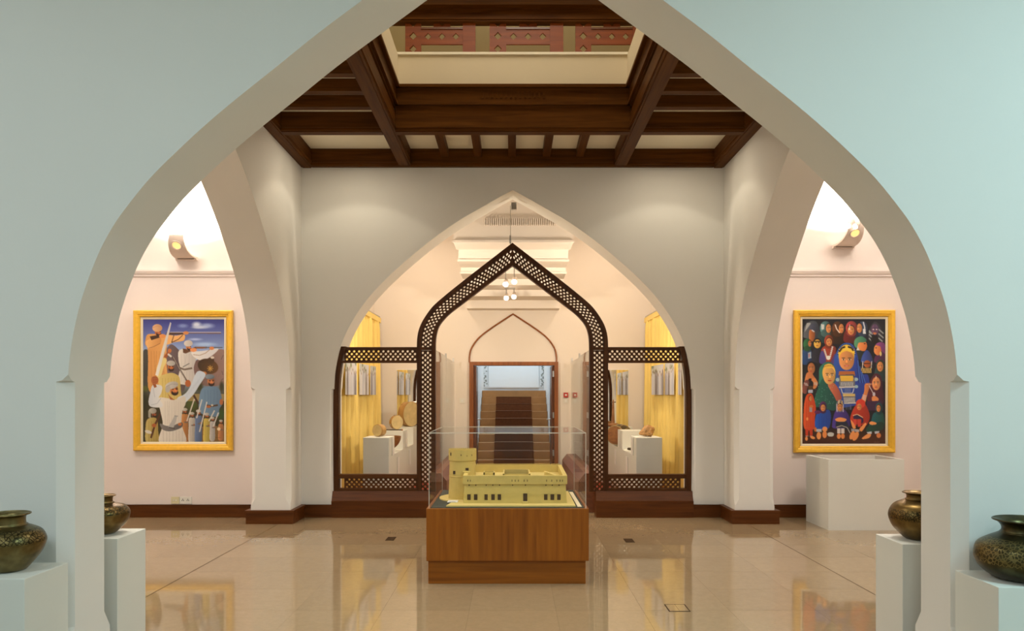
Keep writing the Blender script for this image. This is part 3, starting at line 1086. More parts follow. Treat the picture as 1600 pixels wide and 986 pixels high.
for x in (gx0, gx1 - ew):
    for y in (gy0 - 0.001, gy1 - ew):
        ed.box(x, x + ew, y, y + ew, ZC, GZ + tk)
for y in (gy0 - 0.001, gy1 - ew):
    ed.box(gx0, gx1, y, y + ew, GZ + 0.003, GZ + tk + 0.001)
for x in (gx0 - 0.001, gx1 - ew):
    ed.box(x, x + ew, gy0, gy1, GZ + 0.003, GZ + tk + 0.001)
ed.build('polished_edge', M['edge'], cov)

ZF = ZC + 0.004
fort = thing('fort_model', (0.02, 6.8, ZF), 'sand coloured scale model of a walled fort with round tower', 'model')
# base board with the rounded lobe at the tower
fx0, fx1, fy0, fy1 = -0.395, 0.435, 6.42, 7.18
lobe = [(PX(697, 6.27), 6.27), (PX(899.5, 6.27), 6.27), (PX(889, 7.1), 7.22), (-0.42, 7.22)]
for k in range(9):
    an = math.radians(110 + k * 17)
    lobe.append((-0.435 + 0.20 * math.cos(an), 6.80 + 0.26 * math.sin(an)))
lobe.append((-0.50, 6.50))
MB().prism(lobe, ZF, ZF + 0.010, axis='z').build('base_board', M['fort_floor'], fort)
zb_, zt_, zr_ = ZF + 0.010, ZF + 0.235, ZF + 0.19
wt = 0.022
body = MB()
# walls with slight batter, parapet string course, sunken roof
body.frustum(None, (fx0 - 0.008, fx1 + 0.008, fy0 - 0.008, fy1), (fx0, fx1, fy0, fy1), zb_, ZF + 0.165)
body.box(fx0 - 0.012, fx1 + 0.012, fy0 - 0.012, fy0 + wt, ZF + 0.165, zt_)
body.box(fx0 - 0.012, fx1 + 0.012, fy1 - wt, fy1 + 0.01, ZF + 0.165, zt_ + 0.02)
body.prism([(fy0 + wt, ZF + 0.165), (fy1 - wt, ZF + 0.165), (fy1 - wt, zt_ + 0.02), (fy0 + wt, zt_)], fx0 - 0.012, fx0 + wt, axis='x')
body.prism([(fy0 + wt, ZF + 0.165), (fy1 - wt, ZF + 0.165), (fy1 - wt, zt_ + 0.02), (fy0 + wt, zt_)], fx1 - wt, fx1 + 0.012, axis='x')
body.build('curtain_wall', M['fort'], fort)
box('roof', M['fort_floor'], fx0 + wt, fx1 - wt, fy0 + wt, fy1 - wt, ZF + 0.165, zr_, fort)
mb = MB()
nm_ = 60
for k in range(nm_):
    xa = fx0 + (fx1 - fx0) * k / nm_
    mb.box(xa, xa + (fx1 - fx0) / nm_ * 0.55, fy1 - 0.012, fy1 + 0.008, zt_ + 0.02, zt_ + 0.031)
mb.build('crenellation', M['fort'], fort, kind='stuff')
# court: parapet frame round a dark opening
ca, cb, cya, cyb = PX(786, 6.75), PX(828, 6.75), 6.58, 6.92
mb = MB()
mb.box(ca, cb, cya, cya + 0.012, zr_, zr_ + 0.04).box(ca, cb, cyb - 0.012, cyb, zr_, zr_ + 0.05).box(ca, ca + 0.012, cya, cyb, zr_, zr_ + 0.045).box(cb - 0.012, cb, cya, cyb, zr_, zr_ + 0.045)
mb.build('court_parapet', M['fort'], fort)
box('court_floor', M['fort_dark'], ca + 0.012, cb - 0.012, cya + 0.012, cyb - 0.012, zr_, zr_ + 0.003, fort)
ra, rb = PX(756, 6.75), PX(773, 6.75)
mb = MB()
mb.box(ra, rb, 6.66, 6.67, zr_, zr_ + 0.045).box(ra, rb, 6.76, 6.77, zr_, zr_ + 0.05).box(ra, ra + 0.01, 6.66, 6.77, zr_, zr_ + 0.048).box(rb - 0.01, rb, 6.66, 6.77, zr_, zr_ + 0.048)
mb.build('roof_hut', M['fort'], fort)
MB().prism([(0.27, zr_), (0.40, zr_), (0.40, zr_ + 0.012), (0.285, zr_ + 0.055), (0.27, zr_ + 0.055)], 6.60, 6.70).build('roof_stair', M['fort'], fort)
for k, xk in enumerate((-0.3, -0.26, 0.20)):
    box('roof_block', M['fort'], xk, xk + 0.02, 6.60, 6.62, zr_, zr_ + 0.03, fort)
# windows and door of the front
for a, b in ((730, 735.5), (740.5, 746), (757, 762), (767.5, 773), (777.5, 783), (850, 855.5), (860, 866), (870.5, 876)):
    wnd = box('window', M['fort_dark'], PX(a, 6.41), PX(b, 6.41), fy0 - 0.009, fy0 + 0.01, PZ(781.3, 6.41), PZ(772.3, 6.41), fort)
    mb = MB()
    x_0, x_1, z_0, z_1 = PX(a, 6.41), PX(b, 6.41), PZ(781.3, 6.41), PZ(772.3, 6.41)
    mb.box(x_0 - 0.004, x_0, fy0 - 0.012, fy0, z_0, z_1).box(x_1, x_1 + 0.004, fy0 - 0.012, fy0, z_0, z_1).box(x_0 - 0.004, x_1 + 0.004, fy0 - 0.012, fy0, z_1, z_1 + 0.004)
    mb.build('surround', M['fort'], wnd)
dd = box('gate', M['fort_dark'], PX(817.5, 6.41), PX(824, 6.41), fy0 - 0.010, fy0 + 0.01, PZ(783.5, 6.41), PZ(771.3, 6.41), fort)
box('gate_step', M['fort_floor'], PX(816.5, 6.38), PX(825, 6.38), fy0 - 0.04, fy0 - 0.006, zb_, zb_ + 0.016, fort)
box('gate_pier', M['fort'], PX(824, 6.4), PX(825.5, 6.4), fy0 - 0.014, fy0, zb_, PZ(771, 6.41), fort)
mb = MB()
for x in (733, 743.5, 759.5, 770, 780.5, 801, 821, 853, 863, 873.5):
    mb.box(PX(x - .7, 6.41), PX(x + .7, 6.41), fy0 - 0.008, fy0, PZ(759.2, 6.41), PZ(757.3, 6.41))
for x in (731, 735, 800, 805, 810, 819, 824, 854, 862, 870, 875, 879):
    mb.box(PX(x - .5, 6.41), PX(x + .5, 6.41), fy0 - 0.0135, fy0, PZ(752.5, 6.41), PZ(749.5, 6.41))
mb.build('loopholes', M['fort_dark'], fort, kind='stuff')
# round tower
TX, TY = -0.432, 6.76
tw = MB().lathe([(0.122, zb_), (0.116, ZF + 0.16), (0.112, ZF + 0.33), (0.120, ZF + 0.335), (0.120, ZF + 0.425), (0.108, ZF + 0.425), (0.108, ZF + 0.36), (0.0, ZF + 0.36)], 36, Matrix.Translation((TX, TY, 0)))
tower = tw.build('tower', M['fort'], fort, smooth=True)
mb = MB()
for k in range(40):
    an = 2 * PI * k / 40
    mt = Matrix.Translation((TX + 0.114 * math.cos(an), TY + 0.114 * math.sin(an), ZF + 0.425))
    mb.add([mt @ Vector(p) for p in ((-.004, -.004, 0), (.004, -.004, 0), (.004, .004, 0), (-.004, .004, 0), (-.004, -.004, .008), (.004, -.004, .008), (.004, .004, .008), (-.004, .004, .008))],
           [(0, 3, 2, 1), (4, 5, 6, 7), (0, 1, 5, 4), (1, 2, 6, 5), (2, 3, 7, 6), (3, 0, 4, 7)])
mb.build('tower_crenellation', M['fort'], tower, kind='stuff')
for xo, z, w_, h_, rr in ((-0.095, 0.39, 0.010, 0.026, 0.121), (-0.005, 0.385, 0.006, 0.012, 0.121), (0.045, 0.378, 0.005, 0.007, 0.121), (0.085, 0.383, 0.005, 0.009, 0.121), (-0.065, 0.235, 0.020, 0.028, 0.117), (0.045, 0.265, 0.026, 0.020, 0.116)):
    yy = TY - math.sqrt(max(rr * rr - xo * xo, 0))
    box('tower_opening', M['fort_dark'], TX + xo - w_ / 2, TX + xo + w_ / 2, yy - 0.003, yy + 0.02, ZF + z - h_ / 2, ZF + z + h_ / 2, tower)
MB().lathe([(0.1172, ZF + 0.195), (0.120, ZF + 0.198), (0.1165, ZF + 0.201)], 36, Matrix.Translation((TX, TY, 0))).build('string_course', M['fort'], tower)
box('tower_porch', M['fort'], -0.42, -0.36, 6.60, 6.66, zb_, ZF + 0.25, fort)
cd = thing('caption_card', (-0.5, 6.43, ZF + 0.01), 'small white card with black strokes lying beside the model tower', 'card')
box('card', M['white'], PX(699.5, 6.5), PX(715.5, 6.5), 6.45, 6.57, ZF + 0.010, ZF + 0.013, cd)
mb = MB()
mb.add([(PX(700, 6.46), 6.475, ZF + .0135), (PX(711, 6.46), 6.465, ZF + .0135), (PX(711, 6.46), 6.478, ZF + .0135), (PX(700, 6.46), 6.485, ZF + .0135)], [(0, 1, 2, 3)])
mb.add([(PX(702, 6.46), 6.455, ZF + .0135), (PX(713, 6.46), 6.45, ZF + .0135), (PX(713, 6.46), 6.458, ZF + .0135), (PX(702, 6.46), 6.465, ZF + .0135)], [(0, 1, 2, 3)])
mb.build('strokes', M['black'], cd)
strip_l = box('caption_strip', M['slip'], gx1 - 0.062, gx1 - 0.03, 6.26, 7.2, ZF, ZF + 0.004)
tag(strip_l, 'narrow pale caption strip along the right edge of the felt', 'label strip')

# ------------------------------------------------------------------ pedestals and brass pots
def pedestal(x0, x1, y0, y1, h, lab):
    o = MB().box(x0, x1, y0, y1, 0, h).build('pedestal', M['pedestal'], None, bevel=0.003, origin=((x0 + x1) / 2, (y0 + y1) / 2, 0))
    return tag(o, lab, 'pedestal', 'white pedestals by the great arch')


pedestal(-2.52, -2.156, 3.46, 3.80, 0.687, 'white square pedestal in front of the left arch pier, nearest the camera')
pedestal(2.146, 2.62, 3.46, 3.80, 0.65, 'white square pedestal in front of the right arch pier, nearest the camera')
pedestal(-2.575, -2.225, 4.41, 4.75, 0.69, 'white square pedestal just behind the left arch pier')
pedestal(2.215, 2.575, 4.45, 4.78, 0.652, 'white square pedestal just behind the right arch pier')


def pot(loc, outer, mat, lab, neck_h):
    """outer = [(r,z)] from base to rim; inside follows at wall thickness"""
    prof = [(0.0, 0.0)] + curve_pts(outer, 4)
    inner = [(max(r - 0.008, 0.004), z) for r, z in prof[1:]][::-1]
    inner = [(r, z) for r, z in inner if z > 0.012]
    full = prof + inner + [(0.0, 0.012)]
    full = [(r, z + loc[2]) for r, z in full]
    o = thing('brass_pot', loc, lab, 'pot', 'engraved brass pots on pedestals')
    T = Matrix.Translation((loc[0], loc[1], 0))
    mb = MB().lathe(full, 48, T)
    mb.build('vessel', mat, o, smooth=True)
    # rolled rim and neck ring
    rr, rz = outer[-1]
    ring = [(rr + 0.004 * math.cos(q * PI / 4) - 0.002, rz + loc[2] + 0.004 * math.sin(q * PI / 4)) for q in range(8)]
    MB().lathe(ring, 48, T, close=True).build('rim', mat, o, smooth=True)
    nr, nz = neck_h
    ring = [(nr + 0.003 * math.cos(q * PI / 4), nz + loc[2] + 0.003 * math.sin(q * PI / 4)) for q in range(8)]
    MB().lathe(ring, 48, T, close=True).build('neck_ring', mat, o, smooth=True)
    return o


pot((-2.34, 3.63, 0.687), [(0.062, 0.0), (0.085, 0.012), (0.135, 0.075), (0.157, 0.125), (0.155, 0.155), (0.135, 0.185), (0.095, 0.205), (0.078, 0.212), (0.074, 0.225), (0.074, 0.245), (0.080, 0.255), (0.094, 0.262)],
    M['pot_a'], 'round olive brass pot with engraved shoulder on the near left pedestal', (0.080, 0.211))
pot((2.375, 3.62, 0.65), [(0.10, 0.0), (0.14, 0.008), (0.19, 0.045), (0.213, 0.09), (0.212, 0.125), (0.200, 0.158), (0.160, 0.185), (0.115, 0.208), (0.102, 0.222), (0.102, 0.240), (0.115, 0.258), (0.138, 0.272)],
    M['pot_b'], 'squat dark brass pot with engraved arcade band on the near right pedestal', (0.106, 0.212))
pot((-2.40, 4.58, 0.69), [(0.055, 0.0), (0.08, 0.010), (0.130, 0.06), (0.149, 0.105), (0.146, 0.135), (0.12, 0.163), (0.075, 0.175), (0.058, 0.182), (0.056, 0.20), (0.060, 0.215), (0.072, 0.222)],
    M['pot_c'], 'small brown brass pot half hidden behind the left arch pier', (0.062, 0.181))
pot((2.39, 4.61, 0.652), [(0.06, 0.0), (0.085, 0.012), (0.14, 0.07), (0.163, 0.125), (0.160, 0.165), (0.135, 0.205), (0.09, 0.228), (0.070, 0.236), (0.066, 0.25), (0.070, 0.264), (0.088, 0.274)],
    M['pot_c'], 'rounded brown brass pot half hidden behind the right arch pier', (0.072, 0.235))

# white open plinth under the right painting
bx0, bx1, by0, by1, bh = PX(1294.5, 8.67), PX(1413, 8.67), 8.67, 9.33, 0.785
ob = thing('white_plinth', ((bx0 + bx1) / 2, (by0 + by1) / 2, 0), 'wide white open-topped box plinth below the portrait painting', 'plinth')
mb = MB()
t_ = 0.035
mb.box(bx0, bx1, by0, by0 + t_, 0, bh).box(bx0, bx1, by1 - t_, by1, 0, bh).box(bx0, bx0 + t_, by0 + t_, by1 - t_, 0, bh).box(bx1 - t_, bx1, by0 + t_, by1 - t_, 0, bh)
mb.build('shell', M['pedestal'], ob)
box('inner_tray', M['bowlwood'], bx0 + t_, bx1 - t_, by0 + t_, by1 - t_, bh - 0.16, bh - 0.13, ob)

# ------------------------------------------------------------------ small fittings
def floor_box(x0, x1, y0, y1, lab, lids, dark):
    t = thing('floor_socket', ((x0 + x1) / 2, (y0 + y1) / 2, 0), lab, 'floor box', 'service boxes in the terrazzo')
    mb = MB()
    f_ = 0.006
    mb.box(x0, x1, y0, y0 + f_, 0.0002, 0.003).box(x0, x1, y1 - f_, y1, 0.0002, 0.003).box(x0, x0 + f_, y0, y1, 0.0002, 0.003).box(x1 - f_, x1, y0, y1, 0.0002, 0.003)
    mb.build('frame', M['joint'], t)
    n = lids
    for k in range(n):
        a = x0 + f_ + (x1 - x0 - 2 * f_) * k / n + 0.002
        b = x0 + f_ + (x1 - x0 - 2 * f_) * (k + 1) / n - 0.002
        box('lid', M['joint'] if dark else M['floor'], a, b, y0 + f_, y1 - f_, 0.0002, 0.0025, t)


floor_box(PX(604, 8.15), PX(617, 8.15), 8.06, 8.26, 'small dark floor box left of the display case', 1, True)
floor_box(PX(976, 8.05), PX(990, 8.05), 7.96, 8.16, 'small dark floor box right of the display case', 1, True)
floor_box(PX(1042, 5.5), PX(1075, 5.5), 5.42, 5.60, 'twin-lid floor box with dark outline in the foreground', 2, False)

t = thing('wall_socket', (PX(284, YB), YB, 0.155), 'cream and white twin wall socket on the skirting under the battle painting', 'socket')
box('plate', M['socket_cream'], PX(268, YB), PX(280.5, YB), YB - 0.012, YB, 0.165, 0.25, t)
sp = box('plate', M['socket'], PX(281.5, YB), PX(300, YB), YB - 0.012, YB, 0.165, 0.25, t)
for x in (285, 287.5, 286.2, 293, 295.5, 294.2):
    z = 0.205 if x not in (286.2, 294.2) else 0.22
    box('socket_hole', M['black'], PX(x - .5, YB), PX(x + .5, YB), YB - 0.0135, YB - 0.011, z - 0.006, z + 0.006, sp)
for x in (272, 276):
    box('switch_rocker', M['socket'], PX(x - 1, YB), PX(x + 1, YB), YB - 0.016, YB - 0.011, 0.20, 0.216, t)

t = thing('fire_alarm', (PX(884, YE), YE, PZ(621, YE)), 'small red fire alarm call point on the wall right of the door', 'alarm')
box('housing', M['alarm'], PX(880.5, YE), PX(887.5, YE), YE - 0.04, YE, PZ(621, YE), PZ(613.5, YE), t)
box('break_glass', M['white'], PX(882.5, YE), PX(885.5, YE), YE - 0.043, YE - 0.039, PZ(618.5, YE), PZ(616, YE), t)
for x, lab in ((884, 'pale wall switch under the red fire alarm'), (722, 'pale wall switch left of the door')):
    t = thing('light_switch', (PX(x, YE), YE, PZ(630, YE)), lab, 'switch', 'wall switches by the door')
    box('plate', M['socket'], PX(x - 4, YE), PX(x + 4, YE), YE - 0.012, YE, PZ(630, YE), PZ(622.5, YE), t)
    box('rocker', M['white'], PX(x - 1.5, YE), PX(x + 1.5, YE), YE - 0.017, YE - 0.011, PZ(628, YE), PZ(624.5, YE), t)

# recessed downlights of the coffers
for sx, y, lab in ((-1, 8.82, 'recessed downlight in the back left coffer'), (1, 8.82, 'recessed downlight in the back right coffer'), (-1, 4.95, 'recessed downlight in the near left coffer'), (1, 4.95, 'recessed downlight in the near right coffer')):
    t = thing('downlight', (sx * 1.85, y, 4.47), lab, 'downlight', 'coffer downlights')
    T = Matrix.Translation((sx * 1.85, y, 0))
    MB().lathe([(0.065, 4.488), (0.065, 4.478), (0.05, 4.474), (0.048, 4.488)], 20, T, close=True).build('ring', M['metal'], t, smooth=True)
    MB().lathe([(0.0, 4.482), (0.047, 4.482), (0.047, 4.487), (0.0, 4.487)], 20, T).build('lens', M['bulb'], t)
# near gallery ceiling panels
for x, y, lab in ((3.6, 1.7, 'square ceiling light panel over the right of the near gallery'), (-3.2, 0.6, 'square ceiling light panel over the left of the near gallery'), (0, -2.0, 'square ceiling light panel behind the camera')):
    t = thing('ceiling_light', (x, y, 4.52), lab, 'ceiling light', 'ceiling panels of the near gallery')
    mb = MB()
    mb.box(x - .63, x + .63, y - .63, y - .6, 4.53, 4.62).box(x - .63, x + .63, y + .6, y + .63, 4.53, 4.62).box(x - .63, x - .6, y - .6, y + .6, 4.53, 4.62).box(x + .6, x + .63, y - .6, y + .6, 4.53, 4.62)
    mb.build('frame', M['metal'], t)
    box('diffuser', M['panel_light'], x - .6, x + .6, y - .6, y + .6, 4.55, 4.56, t)


# ------------------------------------------------------------------ wall lamps over the paintings
def wall_lamp(cx, z0, lean, spots, lab):
    """tapered curved tongue that rises from the wall; round cut-out with the lamp"""
    t = thing('wall_lamp', (cx, YB, z0), lab, 'wall lamp', 'curved wall lamps above the paintings')
    n = 14
    lo, hi = [], []
    for k in range(n + 1):
        u = k / n
        y = YB - 0.02 - 0.42 * math.sin(u * PI / 2 * 0.98)
        z = z0 + 0.20 * (1 - math.cos(u * PI / 2)) ** 1.3
        w = 0.13 - 0.045 * u
        c = cx + lean * u
        lo.append((c - w, c + w, y, z))
    mb = MB()
    th = 0.018
    vs = []
    for a, b, y, z in lo:
        vs += [(a, y, z), (b, y, z), (b, y + 0.004, z + th), (a, y + 0.004, z + th)]
    fs = []
    for k in range(n):
        for q in range(4):
            fs.append((4 * k + q, 4 * k + (q + 1) % 4, 4 * k + 4 + (q + 1) % 4, 4 * k + 4 + q))
    fs += [(0, 3, 2, 1), (4 * n, 4 * n + 1, 4 * n + 2, 4 * n + 3)]
    mb.add(vs, fs)
    mb.build('shade', M['fixture'], t, smooth=True)
    box('wall_bracket', M['fixture'], cx - 0.13, cx + 0.13, YB - 0.05, YB, z0 - 0.02, z0 + 0.02, t)
    box('slot', M['joint'], cx - 0.10, cx + 0.10, YB - 0.053, YB - 0.049, z0 - 0.008, z0 + 0.004, t)
    k = 10
    a, b, y, z = lo[k]
    c = (a + b) / 2
    sl = math.atan2(lo[k + 1][3] - lo[k - 1][3], -(lo[k + 1][2] - lo[k - 1][2]))
    R = Matrix.Translation((c, y, z - 0.002)) @ Matrix.Rotation(-sl, 4, 'X')
    MB().lathe([(0.062, 0.004), (0.062, -0.006), (0.05, -0.006), (0.046, 0.004)], 24, R, close=True).build('lamp_ring', M['fixture'], t, smooth=True)
    MB().lathe([(0.0, 0.0), (0.048, 0.0), (0.048, 0.003), (0.0, 0.003)], 24, R).build('lamp_cup', M['goldlamp'], t)
    if spots:
        for q, (dx, dy) in enumerate(((-0.10, 0.0), (0.0, 0.05))):
            p0 = Vector((cx + lean + dx + 0.07, YB - 0.43 + dy, z0 + 0.23))
            p1 = p0 + Vector((-0.09, -0.06, -0.07))
            hd = MB().tube([p0, p0.lerp(p1, 0.3), p1], [0.024, 0.034, 0.040], 14).build('spot_head', M['fixture'], t, smooth=True)
            MB().tube([p1, p1 + (p1 - p0).normalized() * 0.006], 0.032, 14).build('spot_lens', M['bulb'], hd)
        MB().tube([(cx + lean + 0.05, YB - 0.40, z0 + 0.22), (cx + lean + 0.06, YB - 0.38, z0 + 0.36)], 0.006, 6).build('cable', M['metal'], t)


wall_lamp(-3.99, 3.165, 0.05, False, 'curved pale wall lamp with golden cup above the battle painting')
wall_lamp(4.045, 3.31, -0.02, True, 'curved pale wall lamp with lit twin spots above the portrait painting')

# ------------------------------------------------------------------ far room: glass, curbs, curtains, plinths, instruments
for s, side in ((-1, 'left'), (1, 'right')):
    x = s * 1.0
    gp = thing('glass_partition', (x, 11.6, 0.5), 'frameless clear glass partition on the %s side of the far passage' % side, 'partition', 'glass partitions of the far passage')
    box('pane', M['pane'], x - 0.006, x + 0.006, 9.95, 11.77, 0.5, 2.08, gp)
    box('pane', M['pane'], x - 0.006, x + 0.006, 11.78, 13.44, 0.5, 2.06, gp)
    for y in (11.74, 13.2):
        box('clip', M['metal'], x - 0.012, x + 0.012, y - 0.03, y, 2.05, 2.12, gp)
    xa, xb = sorted((s * 0.84, s * 1.06))
    ck = MB().prism([(s * 0.84, 0), (s * 1.06, 0), (s * 1.06, 0.5), (s * 0.92, 0.5), (s * 0.84, 0.40)], 9.98, 13.3).build('wooden_curb', M['curb'], None, origin=(s * 0.95, 11.6, 0))
    tag(ck, 'low chamfered wooden curb under the %s glass partition' % side, 'curb', 'curbs of the far passage')
    ma, mb_ = sorted((s * 1.56, s * 1.99))
    mir = thing('wall_mirror', ((ma + mb_) / 2, YE, 0.3), 'mirror panel on the end wall reflecting the %s curtain' % side, 'mirror', 'mirrors on the end wall')
    box('mirror_glass', M['mirror'], ma, mb_, YE - 0.012, YE - 0.002, 0.3, 1.93, mir)
    box('mirror_edge', M['white'], ma - 0.008, mb_ + 0.008, YE - 0.010, YE, 0.292, 1.938, mir)


def curtain(s, side):
    t = thing('curtain', (s * 2.27, 11.7, 0.02), 'floor-length yellow curtain along the %s wall of the far room' % side, 'curtain', 'yellow curtains of the far room')
    ya, yb = 10.12, 13.3
    n, m = 190, 14
    vs, fs = [], []
    rr = random.Random(3 + s)
    ph = [rr.uniform(0, 6.28) for _ in range(5)]
    for j in range(m + 1):
        v = j / m
        z = 0.02 + (2.80 - 0.02) * v
        for i in range(n + 1):
            u = i / n
            y = ya + (yb + 0.10 * (1 - v) - ya) * u
            amp = 0.045 + 0.020 * (1 - v)
            if v > 0.93:
                amp = 0.02
            w = math.sin(u * 2 * PI * 17 + ph[0] + 1.2 * math.sin(u * 9 + ph[1]) + 0.25 * (1 - v)) + 0.45 * math.sin(u * 2 * PI * 31 + ph[2])
            w += 0.5 * math.sin(u * 2 * PI * 5 + ph[3] + 0.7 * v)
            x = s * (2.27 - 0.0 + amp * w * 0.75)
            vs.append((x, y, z))
    for j in range(m):
        for i in range(n):
            a = j * (n + 1) + i
            fs.append((a, a + 1, a + n + 2, a + n + 1))
    o = MB().add(vs, fs).build('cloth', M['curtain'], t, smooth=False)
    o.data.polygons.foreach_set('use_smooth', [True] * len(o.data.polygons))
    so = o.modifiers.new('thickness', 'SOLIDIFY')
    so.thickness = 0.006
    hb = MB().box(*sorted((s * 2.30, s * 2.235)), ya, yb, 2.72, 2.80).build('header_tape', M['curtain'], t)
    rd = MB().tube([(s * 2.27, ya - 0.02, 2.83), (s * 2.27, yb + 0.08, 2.83)], 0.010, 8).build('curtain_rod', M['metal'], t)
    for k in range(5):
        y = ya + 0.2 + k * 0.72
        MB().tube([(s * 2.27, y, 2.83), (s * 2.38, y, 2.87)], 0.006, 6).build('rod_bracket', M['metal'], t)


curtain(-1, 'left')
curtain(1, 'right')


def plinth_block(x0, x1, y0, y1, z0, z1, lab, grp):
    o = MB().box(x0, x1, y0, y1, z0, z1).build('display_block', M['pedestal'], None, bevel=0.003, origin=((x0 + x1) / 2, (y0 + y1) / 2, z0))
    return tag(o, lab, 'plinth', grp)


for s, side in ((-1, 'left'), (1, 'right')):
    xa, xb = sorted((s * 1.97, s * 1.63))
    plinth_block(xa, xb, 10.32, 13.3, 0, 0.69, 'long low white bench plinth on the %s of the far room' % side, 'bench plinths in the far room')
    for y0, y1, h, o_, lab in ((10.32, 10.80, 0.936, 0, 'first white display block on the %s bench, nearest the carved screen'),
                               (11.65, 12.15, 0.965, 0.04, 'middle white display block on the %s bench'), (12.85, 13.28, 0.97, 0.03, 'last white display block on the %s bench, nearest the end wall')):
        plinth_block(xa, xb, y0, y1, 0.69, h, lab % side, 'display blocks in the far room')
    # caption cards on the passage side
    xs_ = s * 1.628
    for y, z, lab in ((10.66, 0.80, 'white caption card on the first block of the %s bench'), (12.0, 0.82, 'white caption card on the middle block of the %s bench'),
                      (11.15, 0.50, 'white caption card low on the %s bench, nearer the screen'), (12.4, 0.52, 'white caption card low on the %s bench, farther from the screen')):
        a, b = sorted((xs_, xs_ - s * 0.006))
        o = MB().box(a, b, y - 0.09, y + 0.09, z - 0.12, z + 0.12).build('caption_card', M['white'], None, origin=(xs_, y, z - 0.12))
        tag(o, lab % side, 'card', 'caption cards in the far room')


def frame_drum(loc, r, depth, yaw, lab, tilt=0.0, studs=False):
    """drum standing on edge, axis horizontal"""
    t = thing('frame_drum', loc, lab, 'drum', 'drums on the left bench')
    R = Matrix.Translation((loc[0], loc[1], loc[2] + r)) @ Matrix.Rotation(yaw, 4, 'Z') @ Matrix.Rotation(tilt, 4, 'X') @ Matrix.Rotation(PI / 2, 4, 'X')
    h = depth / 2
    MB().lathe([(r, -h), (r, h), (r - 0.012, h), (r - 0.012, -h)], 40, R, close=True).build('shell', M['drumwood'], t, smooth=True)
    MB().lathe([(0, h - 0.004), (r - 0.008, h - 0.004), (r - 0.003, h + 0.003), (0, h + 0.004)], 40, R).build('skin', M['drumskin'], t, smooth=True)
    MB().lathe([(r + 0.003, h * 0.5), (r + 0.003, h * 0.7), (r, h * 0.7), (r, h * 0.5)], 40, R, close=True).build('hoop', M['drumwood'], t, smooth=True)
    if studs:
        for k in range(8):
            an = 2 * PI * k / 8 + 0.3
            p = R @ Vector((r * math.cos(an), r * math.sin(an), 0))
            q = R @ Vector(((r + 0.012) * math.cos(an), (r + 0.012) * math.sin(an), 0))
            MB().tube([p, q], 0.014, 8).build('jingle', M['metal'], t)


frame_drum((-1.80, 10.58, 0.940), 0.080, 0.10, math.radians(-28), 'small round drum on the first block of the left bench')
frame_drum((-1.77, 11.90, 0.978), 0.105, 0.06, math.radians(42), 'tambourine with metal jingles on the middle block of the left bench', studs=True)
frame_drum((-1.73, 13.06, 0.974), 0.205, 0.12, math.radians(56), 'large upright frame drum on the last block of the left bench')
t = thing('wooden_bowl', (-1.77, 11.22, 0.69), 'half-round brown wooden bowl on the left bench between two blocks', 'bowl')
rb_ = 0.20
pr = [(rb_ * math.sin(q * PI / 2 / 10), rb_ + 0.02 - rb_ * math.cos(q * PI / 2 / 10) + 0.69) for q in range(1, 11)]
pr = [(0.001, 0.71)] + pr + [(r - 0.012, z) for r, z in pr[::-1]] + [(0.001, 0.725)]
MB().lathe(pr, 36, Matrix.Translation((-1.80, 11.22, 0))).build('body', M['bowlwood'], t, smooth=True)
MB().lathe([(0.06, 0.69), (0.07, 0.69), (0.06, 0.715), (0.05, 0.715)], 24, Matrix.Translation((-1.80, 11.22, 0)), close=True).build('foot', M['bowlwood'], t, smooth=True)
t = thing('flute', (-1.72, 11.75, 0.965), 'thin dark flute lying on the middle block of the left bench', 'flute')
MB().tube([(-1.90, 11.72, 0.977), (-1.66, 11.70, 0.977)], 0.010, 10).build('pipe', M['darkdrum'], t, smooth=True)
MB().tube([(-1.66, 11.70, 0.977), (-1.64, 11.698, 0.977)], 0.013, 10).build('mouthpiece', M['bowlwood'], t, smooth=True)

# right bench: conch, coiled horn, roped drum, bowed lute
t = thing('conch_shell', (1.80, 10.56, 0.936), 'knobbly brown conch shell on the first block of the right bench', 'shell')
pts, rs = [], []
n = 26
vs, fs = [], []
c0, ax = Vector((1.705, 10.56, 0.972)), Vector((0.19, 0.0, 0.07))
U = Vector((0, 1, 0))
Vv = ax.normalized().cross(U)
for k in range(n + 1):
    u = k / n
    r = 0.012 + 0.062 * math.sin(min(u * 1.35, 1) * PI / 2) * (1 if u < 0.74 else max(0.25, 1 - (u - 0.74) * 2.6))
    for q in range(20):
        an = 2 * PI * q / 20
        rr = r * (1 + 0.20 * max(0, math.sin(an * 5 + u * 14)) * (0.3 + u))
        vs.append(c0 + ax * u + (U * math.cos(an) + Vv * math.sin(an)) * rr)
for k in range(n):
    for q in range(20):
        fs.append((k * 20 + q, k * 20 + (q + 1) % 20, k * 20 + 20 + (q + 1) % 20, k * 20 + 20 + q))
fs += [tuple(range(19, -1, -1)), tuple(range(n * 20, n * 20 + 20))]
MB().add(vs, fs).build('shell_body', M['conch'], t, smooth=True)
MB().lathe([(0.0, 0.0), (0.028, 0.004), (0.026, 0.022), (0.0, 0.03)], 14, Matrix.Translation(c0 + ax * 0.95) @ Matrix.Rotation(1.2, 4, 'Y')).build('spire', M['conch'], t, smooth=True)
t = thing('coiled_horn', (1.74, 11.15, 0.69), 'dark coiled horn ring lying on the right bench', 'horn')
cp = [(1.735 + 0.085 * math.cos(a * 0.35), 11.15 + 0.15 * math.sin(a * 0.35), 0.712 + 0.0022 * a) for a in range(20)]
MB().tube(cp, [0.012 + 0.0007 * k for k in range(20)], 10).build('tube', M['darkdrum'], t, smooth=True)
